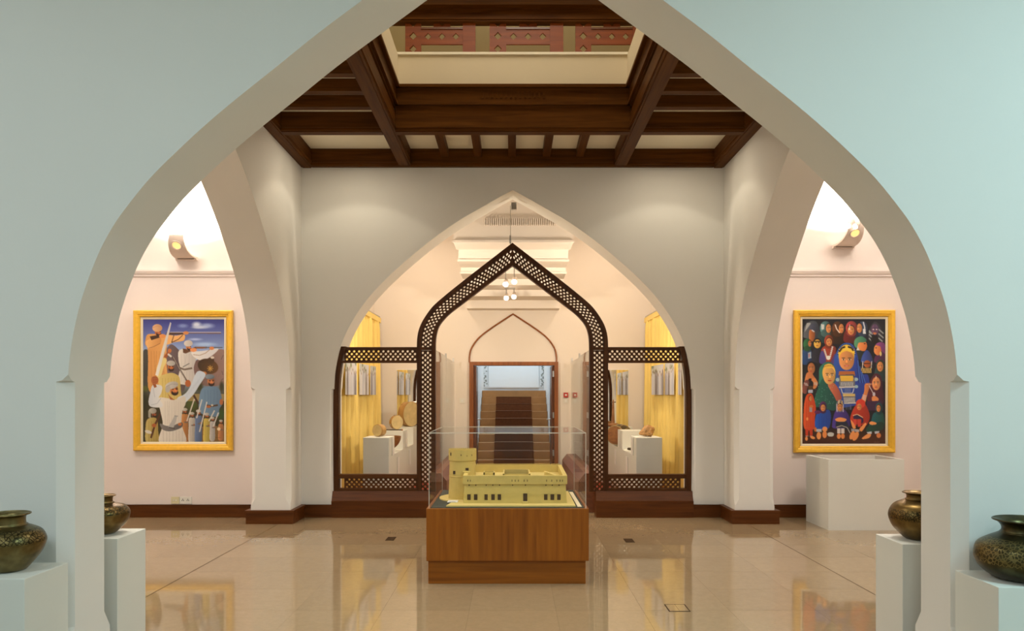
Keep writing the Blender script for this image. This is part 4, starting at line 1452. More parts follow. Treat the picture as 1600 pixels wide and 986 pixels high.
MB().lathe([(0.026, 0), (0.04, 0.03), (0.036, 0.03), (0.022, 0)], 16, Matrix.Translation(cp[-1]) @ Matrix.Rotation(1.3, 4, 'X'), close=True).build('bell', M['darkdrum'], t, smooth=True)
t = thing('roped_drum', (1.66, 12.38, 0.69), 'dark barrel drum with rope lacing lying on the right bench', 'drum')
Rd = Matrix.Translation((1.70, 12.50, 0.866)) @ Matrix.Rotation(math.radians(-32), 4, 'Z') @ Matrix.Rotation(PI / 2, 4, 'X')
pr = [(0.14, -0.16), (0.16, -0.07), (0.165, 0), (0.16, 0.07), (0.14, 0.16)]
MB().lathe(pr, 32, Rd).build('shell', M['darkdrum'], t, smooth=True)
MB().lathe([(0, 0.162), (0.141, 0.162), (0.138, 0.168), (0, 0.17)], 32, Rd).build('skin', M['bowlwood'], t)
for k in range(12):
    a0, a1 = 2 * PI * k / 12, 2 * PI * (k + 0.5) / 12
    P_ = [Rd @ Vector((r * math.cos(a), r * math.sin(a), z)) for r, a, z in ((0.146, a0, 0.158), (0.169, (a0 + a1) / 2, 0), (0.146, a1, -0.158))]
    MB().tube(P_, 0.005, 5).build('rope', M['rope'], t)
for z in (-0.152, 0.152):
    MB().lathe([(0.146 + 0.008 * math.cos(q * PI / 3), z + 0.010 * math.sin(q * PI / 3)) for q in range(6)], 32, Rd, close=True).build('hoop', M['rope'], t, smooth=True)
t = thing('bowed_lute', (1.66, 12.85, 0.97), 'brown bowed lute with tall neck on the last block of the right bench', 'lute')
MB().tube([(1.66, 12.98, 1.0), (1.665, 12.99, 1.2), (1.67, 13.0, 1.42)], [0.034, 0.022, 0.012], 10).build('neck', M['bowlwood'], t, smooth=True)
MB().tube([(1.63, 13.0, 1.38), (1.71, 13.0, 1.38)], 0.007, 8).build('tuning_peg', M['darkdrum'], t)
MB().lathe([(0, 0.97), (0.075, 0.972), (0.095, 1.0), (0.08, 1.03), (0, 1.035)], 24, Matrix.Translation((1.66, 12.98, 0))).build('body', M['bowlwood'], t, smooth=True)

# spotlights under the stepped soffit
for (y, zc, z_top, prs, lab) in ((11.45, 3.15, 3.39, ((790, 444), (803.5, 440)), 'lit twin spotlight under the stepped soffit, upper pair'), (12.45, 3.03, 3.20, ((791, 465.5), (803, 463.5)), 'lit twin spotlight under the stepped soffit, lower pair')):
    t = thing('twin_spotlight', (PX(797, y), y, z_top), lab, 'spotlight', 'spotlights of the far room')
    box('mounting_plate', M['metal'], PX(789, y), PX(805, y), y - 0.05, y + 0.05, z_top - 0.02, z_top, t)
    for xh, yh in prs:
        c_ = Vector(px(xh, yh, y - 0.05))
        MB().tube([(c_.x, y, z_top - 0.02), (c_.x, y, c_.z + 0.05)], 0.008, 6).build('stem', M['metal'], t)
        top = c_ + Vector((0.01, 0.09, 0.07))
        hd = MB().tube([top, c_ + Vector((0, 0.01, 0))], [0.026, 0.042], 14).build('head', M['fixture'], t, smooth=True)
        dr = (c_ - top).normalized()
        MB().lathe([(0, 0.0), (0.030, 0.003), (0.038, 0.012), (0.030, 0.022), (0, 0.03)], 14, Matrix.Translation(c_) @ dr.to_track_quat('Z', 'Y').to_matrix().to_4x4()).build('lamp', M['bulb'], hd, smooth=True)

# ------------------------------------------------------------------ paintings and prints: flat pictures whose colours are drawn here
class Canvas:
    def __init__(self, x0, y0, x1, y1, w, h, ss=2):
        self.w, self.h, self.ss = w, h, ss
        W, H = w * ss, h * ss
        gx = x0 + (np.arange(W) + 0.5) / W * (x1 - x0)
        gy = y0 + (np.arange(H) + 0.5) / H * (y1 - y0)
        self.GX, self.GY = np.meshgrid(gx, gy)
        self.U, self.V = self.GX, self.GY
        self.img = np.zeros((H, W, 3))

    def use(self, s=1.0, bx=0.0, by=0.0):
        self.U = (self.GX - bx) / s
        self.V = (self.GY - by) / s

    def _bb(self, x0, x1, y0, y1):
        u, v = self.U[0], self.V[:, 0]
        i0, i1 = np.searchsorted(u, x0), np.searchsorted(u, x1)
        j0, j1 = np.searchsorted(v, y0), np.searchsorted(v, y1)
        return slice(max(j0 - 1, 0), j1 + 1), slice(max(i0 - 1, 0), i1 + 1)

    def _mix(self, sl, a, c, c2, t):
        c = np.array(c, float)
        if c2 is None:
            col = c
        else:
            col = c + (np.array(c2, float) - c) * t[..., None]
        self.img[sl] = self.img[sl] * (1 - a[..., None]) + col * a[..., None]

    def ell(self, cx, cy, rx, ry, c, rot=0, c2=None, soft=0.0, half=None):
        R = max(rx, ry) * 1.05
        sl = self._bb(cx - R, cx + R, cy - R, cy + R)
        u, v = self.U[sl] - cx, self.V[sl] - cy
        if u.size == 0:
            return
        ca, sa = math.cos(rot), math.sin(rot)
        p, q = (u * ca + v * sa) / rx, (-u * sa + v * ca) / ry
        d = np.sqrt(p * p + q * q)
        a = np.clip((1 - d) / max(soft, 0.06), 0, 1)
        if half == 'low':
            a = a * (q > 0)
        if half == 'up':
            a = a * (q < 0)
        self._mix(sl, a, c, c2, np.clip(p * 0.5 + 0.5, 0, 1))

    def poly(self, pts, c, c2=None, vert=False, al=1.0):
        xs, ys = [p[0] for p in pts], [p[1] for p in pts]
        sl = self._bb(min(xs), max(xs), min(ys), max(ys))
        u, v = self.U[sl], self.V[sl]
        if u.size == 0:
            return
        ins = np.zeros(u.shape, bool)
        n = len(pts)
        for i in range(n):
            x1, y1 = pts[i]
            x2, y2 = pts[(i + 1) % n]
            if y1 == y2:
                continue
            cnd = ((y1 > v) != (y2 > v)) & (u < (x2 - x1) * (v - y1) / (y2 - y1) + x1)
            ins ^= cnd
        if vert:
            t = (v - min(ys)) / max(max(ys) - min(ys), 1e-6)
        else:
            t = (u - min(xs)) / max(max(xs) - min(xs), 1e-6)
        self._mix(sl, ins.astype(float) * al, c, c2, t)

    def blob(self, pts, c, c2=None, vert=False):
        """closed smooth outline through the points"""
        P = [Vector((a, b, 0)) for a, b in pts]
        n = len(P)
        out = []
        for i in range(n):
            p0, p1, p2, p3 = P[i - 1], P[i], P[(i + 1) % n], P[(i + 2) % n]
            for k in range(5):
                t = k / 5
                q = 0.5 * ((2 * p1) + (p2 - p0) * t + (2 * p0 - 5 * p1 + 4 * p2 - p3) * t * t + (3 * p1 - p0 - 3 * p2 + p3) * t ** 3)
                out.append((q.x, q.y))
        self.poly(out, c, c2, vert)

    def line(self, pts, w, c, al=1.0):
        for (x1, y1), (x2, y2) in zip(pts[:-1], pts[1:]):
            L = math.hypot(x2 - x1, y2 - y1) or 1
            nx, ny = -(y2 - y1) / L * w / 2, (x2 - x1) / L * w / 2
            self.poly([(x1 + nx, y1 + ny), (x2 + nx, y2 + ny), (x2 - nx, y2 - ny), (x1 - nx, y1 - ny)], c, al=al)

    def result(self):
        a = self.img.reshape(self.h, self.ss, self.w, self.ss, 3).mean(axis=(1, 3)) / 255.0
        return np.where(a <= 0.04045, a / 12.92, ((a + 0.055) / 1.055) ** 2.4)


def picture_mesh(name, lin, P, mat, parent, th=0.006):
    """flat board: fine coloured front (P(u,v) with v down) on a thin backing"""
    h, w, _ = lin.shape
    base = Vector(BASE[parent.name])
    uu, vv = np.meshgrid((np.arange(w) + 0.5) / w, (np.arange(h) + 0.5) / h)
    uu[:, 0], uu[:, -1] = 0, 1
    vv[0], vv[-1] = 0, 1
    o_, ex, ey = [np.array(q) for q in P]
    co = o_[None, None] + uu[..., None] * ex + vv[..., None] * ey - np.array(base)
    me = bpy.data.meshes.new(name)
    n = w * h
    q = (np.arange(h - 1)[:, None] * w + np.arange(w - 1)[None]).reshape(-1)
    faces = np.stack([q, q + w, q + w + 1, q + 1], 1)
    me.vertices.add(n)
    me.vertices.foreach_set('co', co.reshape(-1))
    me.loops.add(faces.size)
    me.loops.foreach_set('vertex_index', faces.reshape(-1).astype(np.int32))
    me.polygons.add(len(faces))
    me.polygons.foreach_set('loop_start', np.arange(0, faces.size, 4, dtype=np.int32))
    me.update()
    me.validate()
    at = me.color_attributes.new('paint', 'FLOAT_COLOR', 'POINT')
    rgba = np.concatenate([lin.reshape(-1, 3), np.ones((n, 1))], 1)
    at.data.foreach_set('color', rgba.reshape(-1).astype(np.float32))
    me.materials.append(mat)
    o = bpy.data.objects.new(name, me)
    COL.objects.link(o)
    o.parent = parent
    return o


SKIN = (186, 110, 60)
SKIN_D = (140, 75, 38)


def man_face(cv, x, y, r, skin=SKIN, beard=(45, 28, 18), look=0.2, turban=None):
    cv.ell(x, y, r * 0.78, r, skin, c2=tuple(int(c * 0.68) for c in skin))
    cv.ell(x + look * r * 0.5, y + r * 0.52, r * 0.66, r * 0.55, beard)
    cv.ell(x + look * r * 0.55, y + r * 0.18, r * 0.5, r * 0.38, skin)
    cv.ell(x + look * r * 0.6, y + r * 0.52, r * 0.24, r * 0.09, (130, 60, 45))
    for e in (-0.32, 0.34):
        cv.ell(x + (e + look * 0.4) * r, y - r * 0.06, r * 0.17, r * 0.08, (40, 25, 18))
        cv.ell(x + (e + look * 0.4) * r, y - r * 0.24, r * 0.22, r * 0.06, (45, 28, 18))
    cv.ell(x + look * r * 0.75, y + r * 0.16, r * 0.10, r * 0.20, tuple(min(255, int(c * 1.12)) for c in skin))
    if turban:
        cv.ell(x - 0.05 * r, y - r * 0.72, r * 1.02, r * 0.62, turban, c2=tuple(int(c * 0.75) for c in turban))
        cv.line([(x - r, y - r * .55), (x + r * .2, y - r * .85)], r * 0.08, tuple(int(c * 0.8) for c in turban))


def folds(cv, pts, n, c, w=3, jit=10):
    """n soft strokes hanging between two edge lines pts = (x0,x1,y0,y1)"""
    x0, x1, y0, y1 = pts
    for k in range(n):
        x = x0 + (x1 - x0) * (k + 0.5) / n
        cv.line([(x, y0), (x + jit * math.sin(k * 2.1), (y0 + y1) / 2), (x + jit * 0.4 * math.cos(k * 1.3), y1)], w * 1.5, c, 0.45)


# ---- battle painting
cv = Canvas(100, 110, 601, 866, 190, 287)
t_ = np.clip((cv.GY - 110) / 230, 0, 1)[..., None]
cv.img[:] = np.array((46, 52, 128)) * (1 - t_) + np.array((160, 186, 222)) * t_
g_ = np.clip((cv.GY - 470) / 120, 0, 1)[..., None]
cv.img[:] = cv.img * (1 - g_) + np.array((58, 52, 28)) * g_
A1 = (0.4479, 31.6, 55.2)
A2 = (0.472, 31.6, 473.3)
cv.use(*A1)
for x, y, a, b, c in ((700, 215, 90, 38, (120, 135, 190)), (890, 200, 85, 55, (205, 212, 225)), (1030, 215, 130, 48, (150, 165, 205)), (930, 235, 140, 30, (190, 200, 220)), (870, 400, 120, 22, (170, 185, 225)), (1000, 470, 200, 40, (165, 190, 225))):
    cv.ell(x, y, a, b, c, soft=0.7)
cv.blob([(150, 600), (220, 540), (300, 590), (300, 1100), (140, 1100)], (66, 66, 62))
cv.blob([(440, 620), (500, 500), (545, 470), (600, 500), (660, 560), (720, 600), (720, 1100), (440, 1100)], (112, 96, 104), (88, 72, 70))
cv.blob([(860, 720), (1000, 640), (1120, 560), (1190, 535), (1290, 590), (1300, 1000), (860, 1000)], (112, 84, 80), (150, 122, 112))
for k in range(26):
    r_ = random.Random(k)
    x, y = r_.uniform(460, 700) if k % 2 else r_.uniform(900, 1270), r_.uniform(560, 960)
    cv.line([(x, y), (x + r_.uniform(-30, 30), y + r_.uniform(20, 60))], 8, (92 + 40 * (k % 3 == 0), 74 + 30 * (k % 3 == 0), 72 + 30 * (k % 3 == 0)))
cv.use(*A2)
cv.ell(170, 140, 70, 55, (86, 92, 38), soft=.5)
cv.ell(160, 300, 70, 160, (40, 42, 20), soft=.6)
cv.ell(780, 340, 110, 120, (70, 84, 34), soft=.6)
cv.poly([(680, 205), (1200, 205), (1200, 300), (680, 300)], (150, 130, 82))
cv.ell(1160, 470, 60, 90, (52, 78, 34), soft=.5)
cv.ell(880, 110, 60, 80, (60, 60, 30), soft=.6)
cv.ell(1170, 110, 40, 90, (62, 58, 34), soft=.6)
cv.poly([(640, 640), (1210, 620), (1210, 840), (640, 840)], (128, 96, 52))
# robed rifleman
cv.use(*A1)
cv.blob([(190, 400), (215, 335), (300, 325), (400, 350), (480, 350), (480, 460), (475, 700), (480, 1090), (240, 1110), (225, 700), (215, 520), (185, 470)], (206, 146, 78), (222, 164, 96))
cv.blob([(470, 345), (600, 350), (720, 335), (712, 415), (580, 440), (470, 470)], (228, 172, 104))
cv.blob([(190, 440), (240, 400), (380, 370), (400, 440), (330, 490), (230, 525)], (232, 178, 112), (196, 136, 72))
cv.line([(235, 520), (300, 500), (390, 455)], 7, (150, 96, 48))
folds(cv, (250, 470, 560, 1080), 6, (178, 120, 62), 7, 14)
cv.poly([(245, 360), (300, 350), (430, 335), (430, 360), (270, 412)], (62, 38, 24))
man_face(cv, 358, 300, 55, (176, 98, 52), look=0.5)
cv.ell(350, 245, 70, 55, (222, 176, 132), c2=(186, 136, 92))
cv.line([(285, 240), (350, 215), (415, 235)], 6, (180, 130, 90))
cv.line([(470, 325), (760, 315)], 34, (74, 50, 44))
cv.line([(520, 303), (1225, 303)], 9, (196, 186, 186))
cv.line([(700, 316), (1225, 318)], 13, (104, 78, 76))
cv.line([(580, 340), (545, 445), (640, 400), (700, 340)], 11, (92, 56, 28))
cv.ell(420, 355, 48, 28, (216, 140, 76))
cv.ell(742, 312, 40, 24, (206, 132, 72))
# white rifleman
cv.blob([(640, 570), (700, 530), (800, 545), (880, 570), (880, 680), (850, 790), (855, 1000), (640, 1000), (660, 800), (640, 680)], (222, 216, 206), (186, 180, 176))
cv.blob([(820, 575), (960, 560), (1060, 545), (1120, 530), (1190, 535), (1090, 630), (960, 690), (850, 640)], (228, 224, 220), (206, 204, 206))
folds(cv, (660, 840, 600, 780), 5, (182, 176, 170), 6, 20)
folds(cv, (660, 850, 840, 990), 5, (182, 174, 166), 6, 6)
cv.line([(655, 790), (720, 815), (830, 795)], 26, (120, 104, 92))
cv.line([(700, 780), (790, 730)], 12, (110, 108, 106))
cv.poly([(700, 525), (780, 540), (880, 500), (890, 530), (740, 595), (705, 585)], (96, 60, 34))
man_face(cv, 778, 505, 46, (206, 126, 70), look=0.5)
cv.ell(775, 455, 62, 45, (216, 208, 196), c2=(186, 176, 166))
cv.line([(880, 515), (1030, 513)], 26, (132, 84, 58))
cv.line([(1000, 512), (1245, 512)], 14, (92, 98, 106))
cv.ell(845, 545, 48, 28, (226, 142, 84))
cv.ell(1096, 522, 34, 24, (206, 124, 66))
cv.line([(840, 610), (930, 620), (1010, 590), (1070, 540)], 7, (150, 112, 78))
# bearded man in yellow
cv.blob([(365, 920), (450, 880), (540, 860), (610, 880), (655, 930), (670, 1080), (660, 1240), (390, 1240), (375, 1050)], (214, 192, 116), (196, 172, 96))
cv.blob([(335, 860), (350, 760), (430, 660), (482, 690), (440, 780), (400, 900), (350, 930)], (222, 204, 134))
folds(cv, (400, 640, 930, 1230), 6, (178, 152, 76), 7, 8)
cv.line([(455, 650), (490, 600), (525, 560)], 40, (160, 86, 42))
cv.ell(520, 555, 26, 28, (190, 110, 58))
man_face(cv, 535, 780, 58, (192, 108, 52), look=0.2)
cv.ell(538, 728, 62, 38, (198, 192, 182), c2=(160, 156, 150))
cv.line([(495, 600), (545, 640)], 26, (206, 202, 196))
cv.line([(560, 640), (770, 1000)], 20, (80, 62, 52))
cv.line([(566, 640), (740, 960)], 6, (190, 182, 172))
cv.ell(770, 1005, 40, 50, (178, 96, 48))
# shield
cv.ell(1045, 770, 148, 104, (62, 42, 22), rot=0.28, c2=(104, 70, 36))
cv.blob([(1010, 700), (1060, 660), (1110, 640), (1130, 700), (1090, 740)], (74, 50, 28))
cv.ell(1105, 650, 26, 18, (214, 204, 190))
for a in range(4):
    an = a * PI / 4
    cv.line([(1075 - 42 * math.cos(an), 800 - 42 * math.sin(an)), (1075 + 42 * math.cos(an), 800 + 42 * math.sin(an))], 11, (196, 152, 66))
cv.ell(990, 865, 38, 24, (190, 120, 66))
# sword of the leader
cv.use(*A1)
cv.poly([(527, 163), (542, 178), (478, 470), (362, 905), (322, 890), (420, 520)], (232, 228, 220), (196, 192, 186))
# man in blue
cv.use(*A2)
cv.blob([(905, 150), (980, 112), (1090, 112), (1150, 165), (1175, 330), (1140, 400), (1115, 500), (905, 460), (870, 330)], (112, 142, 170), (92, 118, 144))
folds(cv, (930, 1130, 150, 340), 5, (84, 108, 134), 6, 6)
cv.line([(960, 350), (1040, 365), (1120, 350)], 22, (74, 52, 36))
cv.ell(1045, 352, 16, 14, (190, 180, 160))
cv.ell(1165, 310, 24, 40, (180, 104, 56))
cv.ell(1000, 372, 30, 18, (170, 96, 50))
man_face(cv, 1030, 40, 62, (206, 126, 74), look=0.2)
cv.ell(1015, -18, 62, 34, (128, 140, 150), c2=(96, 108, 120))
# marching rank
RANK = [(690, 430, 34, (206, 140, 78), 832), (782, 480, 32, (214, 206, 194), 832), (868, 450, 34, (110, 132, 172), 832), (975, 490, 32, (216, 192, 92), 832), (1050, 535, 26, (202, 198, 194), 805), (1158, 570, 24, (204, 136, 84), 800)]
for x, y, r, col, yb_ in RANK:
    cv.blob([(x - r * 1.2, y + r * 1.5), (x - r * .4, y + r), (x + r * .6, y + r), (x + r * 1.3, y + r * 1.7), (x + r * 1.3, y + r * 5), (x + r * 1.1, yb_), (x - r * 1.3, yb_), (x - r * 1.3, y + r * 4.5)], col, tuple(int(c * 0.74) for c in col))
    folds(cv, (x - r, x + r, y + r * 2, yb_ - 5), 3, tuple(int(c * 0.72) for c in col), 5, 4)
    man_face(cv, x + 3, y + 2, r, (176, 100, 54), look=0.35, turban=(206, 200, 188))
    cv.ell(x + r * .6, y + r * 4.2, r * 1.0, r * .3, (110, 100, 90))
    cv.ell(x + r * .9, y + r * 3.9, r * .35, r * .3, (160, 90, 48))
for a, b in (((815, 268), (716, 560)), ((912, 278), (842, 520)), ((977, 308), (880, 700)), ((1077, 420), (1002, 560)), ((1127, 448), (1058, 630))):
    cv.line([a, b], 15, (226, 220, 210))
    cv.line([(a[0] - 3, a[1] + 3), (b[0] - 3, b[1])], 4, (160, 154, 146))
cv.ell(1132, 662, 22, 22, (222, 200, 160))
cv.line([(805, 220), (868, 335)], 26, (70, 42, 26))
# soldier lower left
cv.blob([(180, 640), (200, 540), (270, 512), (330, 540), (345, 700), (350, 836), (190, 836)], (196, 178, 108), (160, 138, 70))
folds(cv, (205, 340, 560, 830), 4, (140, 118, 58), 7, 6)
man_face(cv, 292, 468, 40, (158, 86, 44), look=0.4)
cv.ell(272, 425, 52, 38, (186, 184, 172), c2=(146, 142, 132))
cv.poly([(215, 420), (248, 440), (250, 520), (215, 510)], (160, 158, 146))
cv.line([(378, 455), (300, 610), (250, 780)], 26, (84, 48, 26))
cv.ell(290, 615, 30, 26, (170, 92, 46))
cv.ell(215, 700, 48, 22, (212, 208, 198), rot=0.3)
# leader in white
cv.blob([(590, 265), (690, 205), (760, 110), (850, -85), (960, -50), (880, 90), (800, 215), (700, 320), (650, 400), (600, 380)], (206, 214, 222), (190, 202, 216))
for k in range(7):
    cv.line([(690 + 28 * k, 290 - 38 * k), (720 + 30 * k, 190 - 36 * k)], 8, (170, 182, 198), 0.4)
cv.blob([(340, 262), (470, 262), (540, 285), (610, 262), (690, 235), (700, 330), (660, 430), (645, 590), (665, 660), (695, 842), (365, 842), (395, 640), (400, 560), (370, 420)], (228, 222, 210), (206, 198, 186))
folds(cv, (420, 650, 300, 600), 8, (192, 184, 172), 6, 8)
folds(cv, (390, 680, 680, 836), 7, (180, 172, 160), 7, 5)
cv.blob([(275, 90), (390, 100), (385, 190), (350, 260), (400, 330), (385, 380), (250, 372), (218, 310), (240, 190)], (204, 210, 218), (222, 222, 220))
cv.line([(250, 350), (330, 330), (380, 260)], 6, (166, 172, 182))
cv.line([(280, 130), (300, 250)], 6, (172, 178, 188))
cv.line([(285, 60), (310, 120)], 36, (150, 82, 42))
cv.ell(300, 25, 50, 55, (176, 100, 52))
for k in range(4):
    cv.line([(265 + 4 * k, -12 + 22 * k), (335, -4 + 22 * k)], 5, (112, 58, 28))
man_face(cv, 548, 150, 72, (204, 124, 68), look=0.35)
cv.poly([(470, 200), (500, 240), (560, 285), (500, 280)], (160, 92, 48))
cv.ell(520, 92, 88, 48, (206, 202, 196), rot=-0.25, c2=(168, 164, 158))
cv.ell(470, 140, 34, 50, (176, 172, 166), rot=0.2)
cv.line([(445, 110), (520, 75), (600, 80)], 7, (150, 146, 142))
cv.blob([(370, 590), (450, 620), (540, 615), (650, 575), (650, 640), (520, 690), (420, 680), (380, 640)], (128, 124, 122), (96, 92, 92))
cv.poly([(470, 640), (520, 560), (560, 480), (590, 500), (570, 580), (540, 650)], (176, 174, 170))
cv.line([(555, 490), (600, 495)], 10, (140, 138, 136))
cv.line([(480, 640), (560, 655)], 12, (70, 66, 64))
cv.ell(625, 600, 26, 20, (180, 104, 56))
cv.line([(1090, 775), (1160, 775)], 3, (90, 50, 25))
PAINT_A = cv.result()

# ---- portrait painting
cv = Canvas(92, 110, 604, 876, 190, 284)
g_ = np.clip((cv.GY - 740) / 90, 0, 1)[..., None]
cv.img[:] = np.array((14, 20, 30)) * (1 - g_) + np.array((70, 34, 18)) * g_
B1 = (0.4479, 23.7, 55.2)
B2 = (0.4721, 23.7, 473.3)


def lady_face(cv, x, y, rx, ry, skin, look=0.0, hair=(22, 14, 12)):
    cv.ell(x, y, rx, ry, skin, c2=tuple(int(c * 0.74) for c in skin))
    for e in (-0.40, 0.40):
        ex = x + (e + look * 0.35) * rx
        cv.ell(ex, y - ry * 0.08, rx * 0.20, ry * 0.075, (235, 225, 205))
        cv.ell(ex, y - ry * 0.08, rx * 0.11, ry * 0.075, (34, 20, 14))
        cv.ell(ex, y - ry * 0.24, rx * 0.26, ry * 0.045, (48, 26, 14))
    cv.ell(x + look * rx * 0.6, y + ry * 0.16, rx * 0.12, ry * 0.22, tuple(min(255, int(c * 1.1)) for c in skin))
    cv.ell(x + look * rx * 0.55, y + ry * 0.30, rx * 0.2, ry * 0.05, tuple(int(c * 0.72) for c in skin))
    cv.ell(x + look * rx * 0.5, y + ry * 0.54, rx * 0.34, ry * 0.09, (186, 72, 54))


def scarf_lady(cv, x, y, rx, ry, scarf, fx, fy, frx, fry, skin, look=0.0, body=None):
    dk = tuple(int(c * 0.5) for c in scarf)
    if body:
        bc, by = body
        cv.blob([(x - rx * 1.15, y + ry * .6), (x - rx * .5, y + ry * .3), (x + rx * .5, y + ry * .3), (x + rx * 1.15, y + ry * .6), (x + rx * 1.2, by), (x - rx * 1.2, by)], bc, tuple(int(c * 0.5) for c in bc))
    cv.ell(x, y, rx, ry, scarf, c2=dk)
    cv.ell(x, y + ry * 0.75, rx * 0.86, ry * 0.5, tuple(int(c * 0.7) for c in scarf), c2=dk)
    cv.ell(fx - 0, fy - fry * 0.1, frx * 1.12, fry * 1.1, (26, 16, 14))
    lady_face(cv, fx, fy, frx, fry, skin, look)


SK1, SK2, SK3 = (230, 150, 84), (200, 116, 58), (240, 168, 96)
cv.use(*B1)
# top row
cv.blob([(170, 330), (190, 220), (270, 155), (350, 165), (385, 260), (380, 370), (300, 400), (180, 380)], (96, 100, 108), (44, 50, 62))
for k in range(9):
    cv.line([(190 + 9 * k, 300 - 12 * k), (220 + 6 * k, 180)], 5, (176, 178, 176))
cv.blob([(255, 280), (320, 280), (330, 360), (300, 430), (250, 400)], SK2, (120, 66, 34))
cv.blob([(265, 200), (350, 190), (370, 280), (320, 300), (270, 260)], (72, 78, 100), (40, 44, 60))
cv.line([(285, 275), (320, 300)], 16, (190, 190, 196))
scarf_lady(cv, 475, 250, 80, 98, (96, 150, 150), 515, 255, 36, 62, SK1, 0.6, ((40, 74, 76), 440))
cv.poly([(412, 195), (458, 200), (452, 262), (420, 275)], (206, 210, 206))
scarf_lady(cv, 640, 250, 78, 95, (112, 62, 28), 690, 255, 36, 65, SK1, 0.5, ((60, 36, 20), 450))
cv.line([(605, 200), (625, 260), (668, 315)], 15, (226, 210, 196))
scarf_lady(cv, 830, 245, 82, 95, (206, 74, 74), 822, 280, 48, 65, SK1, 0.0, ((110, 30, 28), 440))
cv.line([(806, 200), (800, 260)], 8, (226, 222, 214))
cv.ell(800, 265, 12, 12, (226, 222, 214))
scarf_lady(cv, 980, 250, 72, 95, (72, 94, 134), 938, 250, 36, 66, SK1, -0.6, ((34, 44, 70), 400))
cv.line([(990, 165), (1010, 240), (1005, 320)], 16, (206, 212, 220))
cv.poly([(985, 260), (1022, 262), (1024, 328), (985, 328)], (216, 218, 222))
cv.blob([(1060, 400), (1075, 260), (1150, 160), (1230, 240), (1275, 430), (1200, 420), (1180, 340), (1110, 340)], (58, 54, 66), (40, 38, 46))
for k in range(14):
    cv.ell(1075 + (k % 4) * 12, 290 + 13 * (k // 1) % 140, 9, 12, (150, 158, 156))
    cv.ell(1205 + (k % 5) * 14, 270 + 12 * k, 9, 12, (148, 156, 152))
cv.ell(1150, 270, 52, 78, (110, 74, 104), c2=(80, 56, 90))
cv.line([(1150, 190), (1150, 330)], 8, (60, 44, 80))
cv.line([(1105, 250), (1195, 250)], 8, (60, 44, 80))
cv.ell(1128, 268, 12, 7, (230, 220, 210))
cv.ell(1172, 268, 12, 7, (230, 220, 210))
cv.ell(1148, 322, 26, 14, SK2)
cv.ell(1145, 410, 60, 70, (14, 14, 18), soft=.3)
# second row
cv.blob([(160, 560), (240, 520), (290, 580), (300, 720), (160, 740)], (44, 84, 140), (24, 40, 76))
scarf_lady(cv, 225, 470, 58, 80, (52, 128, 74), 258, 460, 22, 44, SK2, 0.5)
cv.poly([(232, 590), (275, 570), (278, 660), (235, 670)], (160, 176, 190))
cv.line([(250, 600), (250, 650)], 12, (196, 70, 50))
cv.blob([(290, 700), (300, 560), (360, 520), (420, 560), (430, 720)], (44, 46, 62), (24, 24, 32))
cv.ell(362, 455, 58, 72, (16, 14, 16))
cv.ell(362, 465, 50, 62, (236, 196, 84), c2=(200, 140, 56))
cv.line([(318, 430), (410, 430)], 16, (20, 16, 14))
for e in (-20, 20):
    cv.ell(362 + e, 448, 11, 7, (30, 20, 14))
cv.ell(362, 488, 16, 6, (150, 60, 40))
cv.blob([(415, 560), (450, 500), (520, 490), (600, 500), (620, 560), (600, 660), (520, 720), (430, 690)], (178, 64, 32), (120, 40, 26))
scarf_lady(cv, 518, 425, 62, 85, (184, 68, 36), 522, 440, 42, 56, SK1, 0.1)
cv.blob([(400, 600), (440, 560), (480, 680), (460, 740), (390, 720)], (70, 60, 130))
cv.blob([(560, 680), (600, 600), (620, 640), (600, 740), (540, 740)], (82, 60, 120))
for k in range(6):
    cv.ell(458 + 7 * k, 545 + 22 * k, 13, 13, (206, 204, 196))
    cv.ell(568 - 6 * k, 510 + 25 * k, 13, 13, (206, 204, 196))
cv.ell(512, 655, 30, 30, (222, 222, 214))
# turbaned profile and mask, right
cv.blob([(890, 600), (900, 540), (960, 540), (1020, 560), (1000, 640), (960, 680), (900, 660)], (50, 60, 54), (30, 36, 40))
cv.blob([(900, 450), (960, 430), (1020, 430), (1042, 500), (1010, 560), (940, 550), (905, 510)], SK1, (206, 110, 50))
cv.blob([(865, 480), (880, 400), (960, 362), (1030, 400), (1020, 440), (930, 450), (900, 520)], (88, 152, 110), (48, 104, 84))
cv.ell(1010, 462, 14, 7, (30, 20, 14))
cv.poly([(915, 500), (940, 555), (895, 552)], (216, 214, 206))
cv.blob([(960, 690), (990, 600), (1040, 550), (1090, 600), (1125, 700), (1100, 720), (980, 720)], (60, 92, 180), (30, 44, 96))
cv.ell(1045, 740, 50, 52, (196, 106, 48), c2=(140, 66, 30))
cv.line([(1000, 735), (1090, 735)], 18, (90, 40, 24))
for x in (985, 1105):
    cv.line([(x, 700), (x - 6, 800)], 11, (206, 204, 196))
for k in range(9):
    cv.line([(968 + 16 * k, 795), (966 + 16 * k, 862)], 9, (224, 186, 96))
# purple profile
cv.blob([(1150, 640), (1200, 600), (1290, 560), (1300, 700), (1150, 720)], (88, 42, 84), (60, 28, 60))
cv.blob([(1135, 545), (1160, 480), (1230, 470), (1240, 560), (1200, 620), (1150, 600)], SK1, (200, 110, 54))
cv.blob([(1160, 480), (1200, 445), (1270, 450), (1300, 520), (1290, 600), (1240, 560), (1220, 500)], (150, 74, 140), (96, 44, 96))
cv.ell(1165, 520, 12, 7, (30, 18, 14))
cv.ell(1228, 600, 14, 34, (206, 190, 120))
scarf_lady(cv, 1225, 760, 62, 84, (62, 96, 84), 1222, 775, 44, 70, SK1, 0.0, ((38, 80, 84), 960))
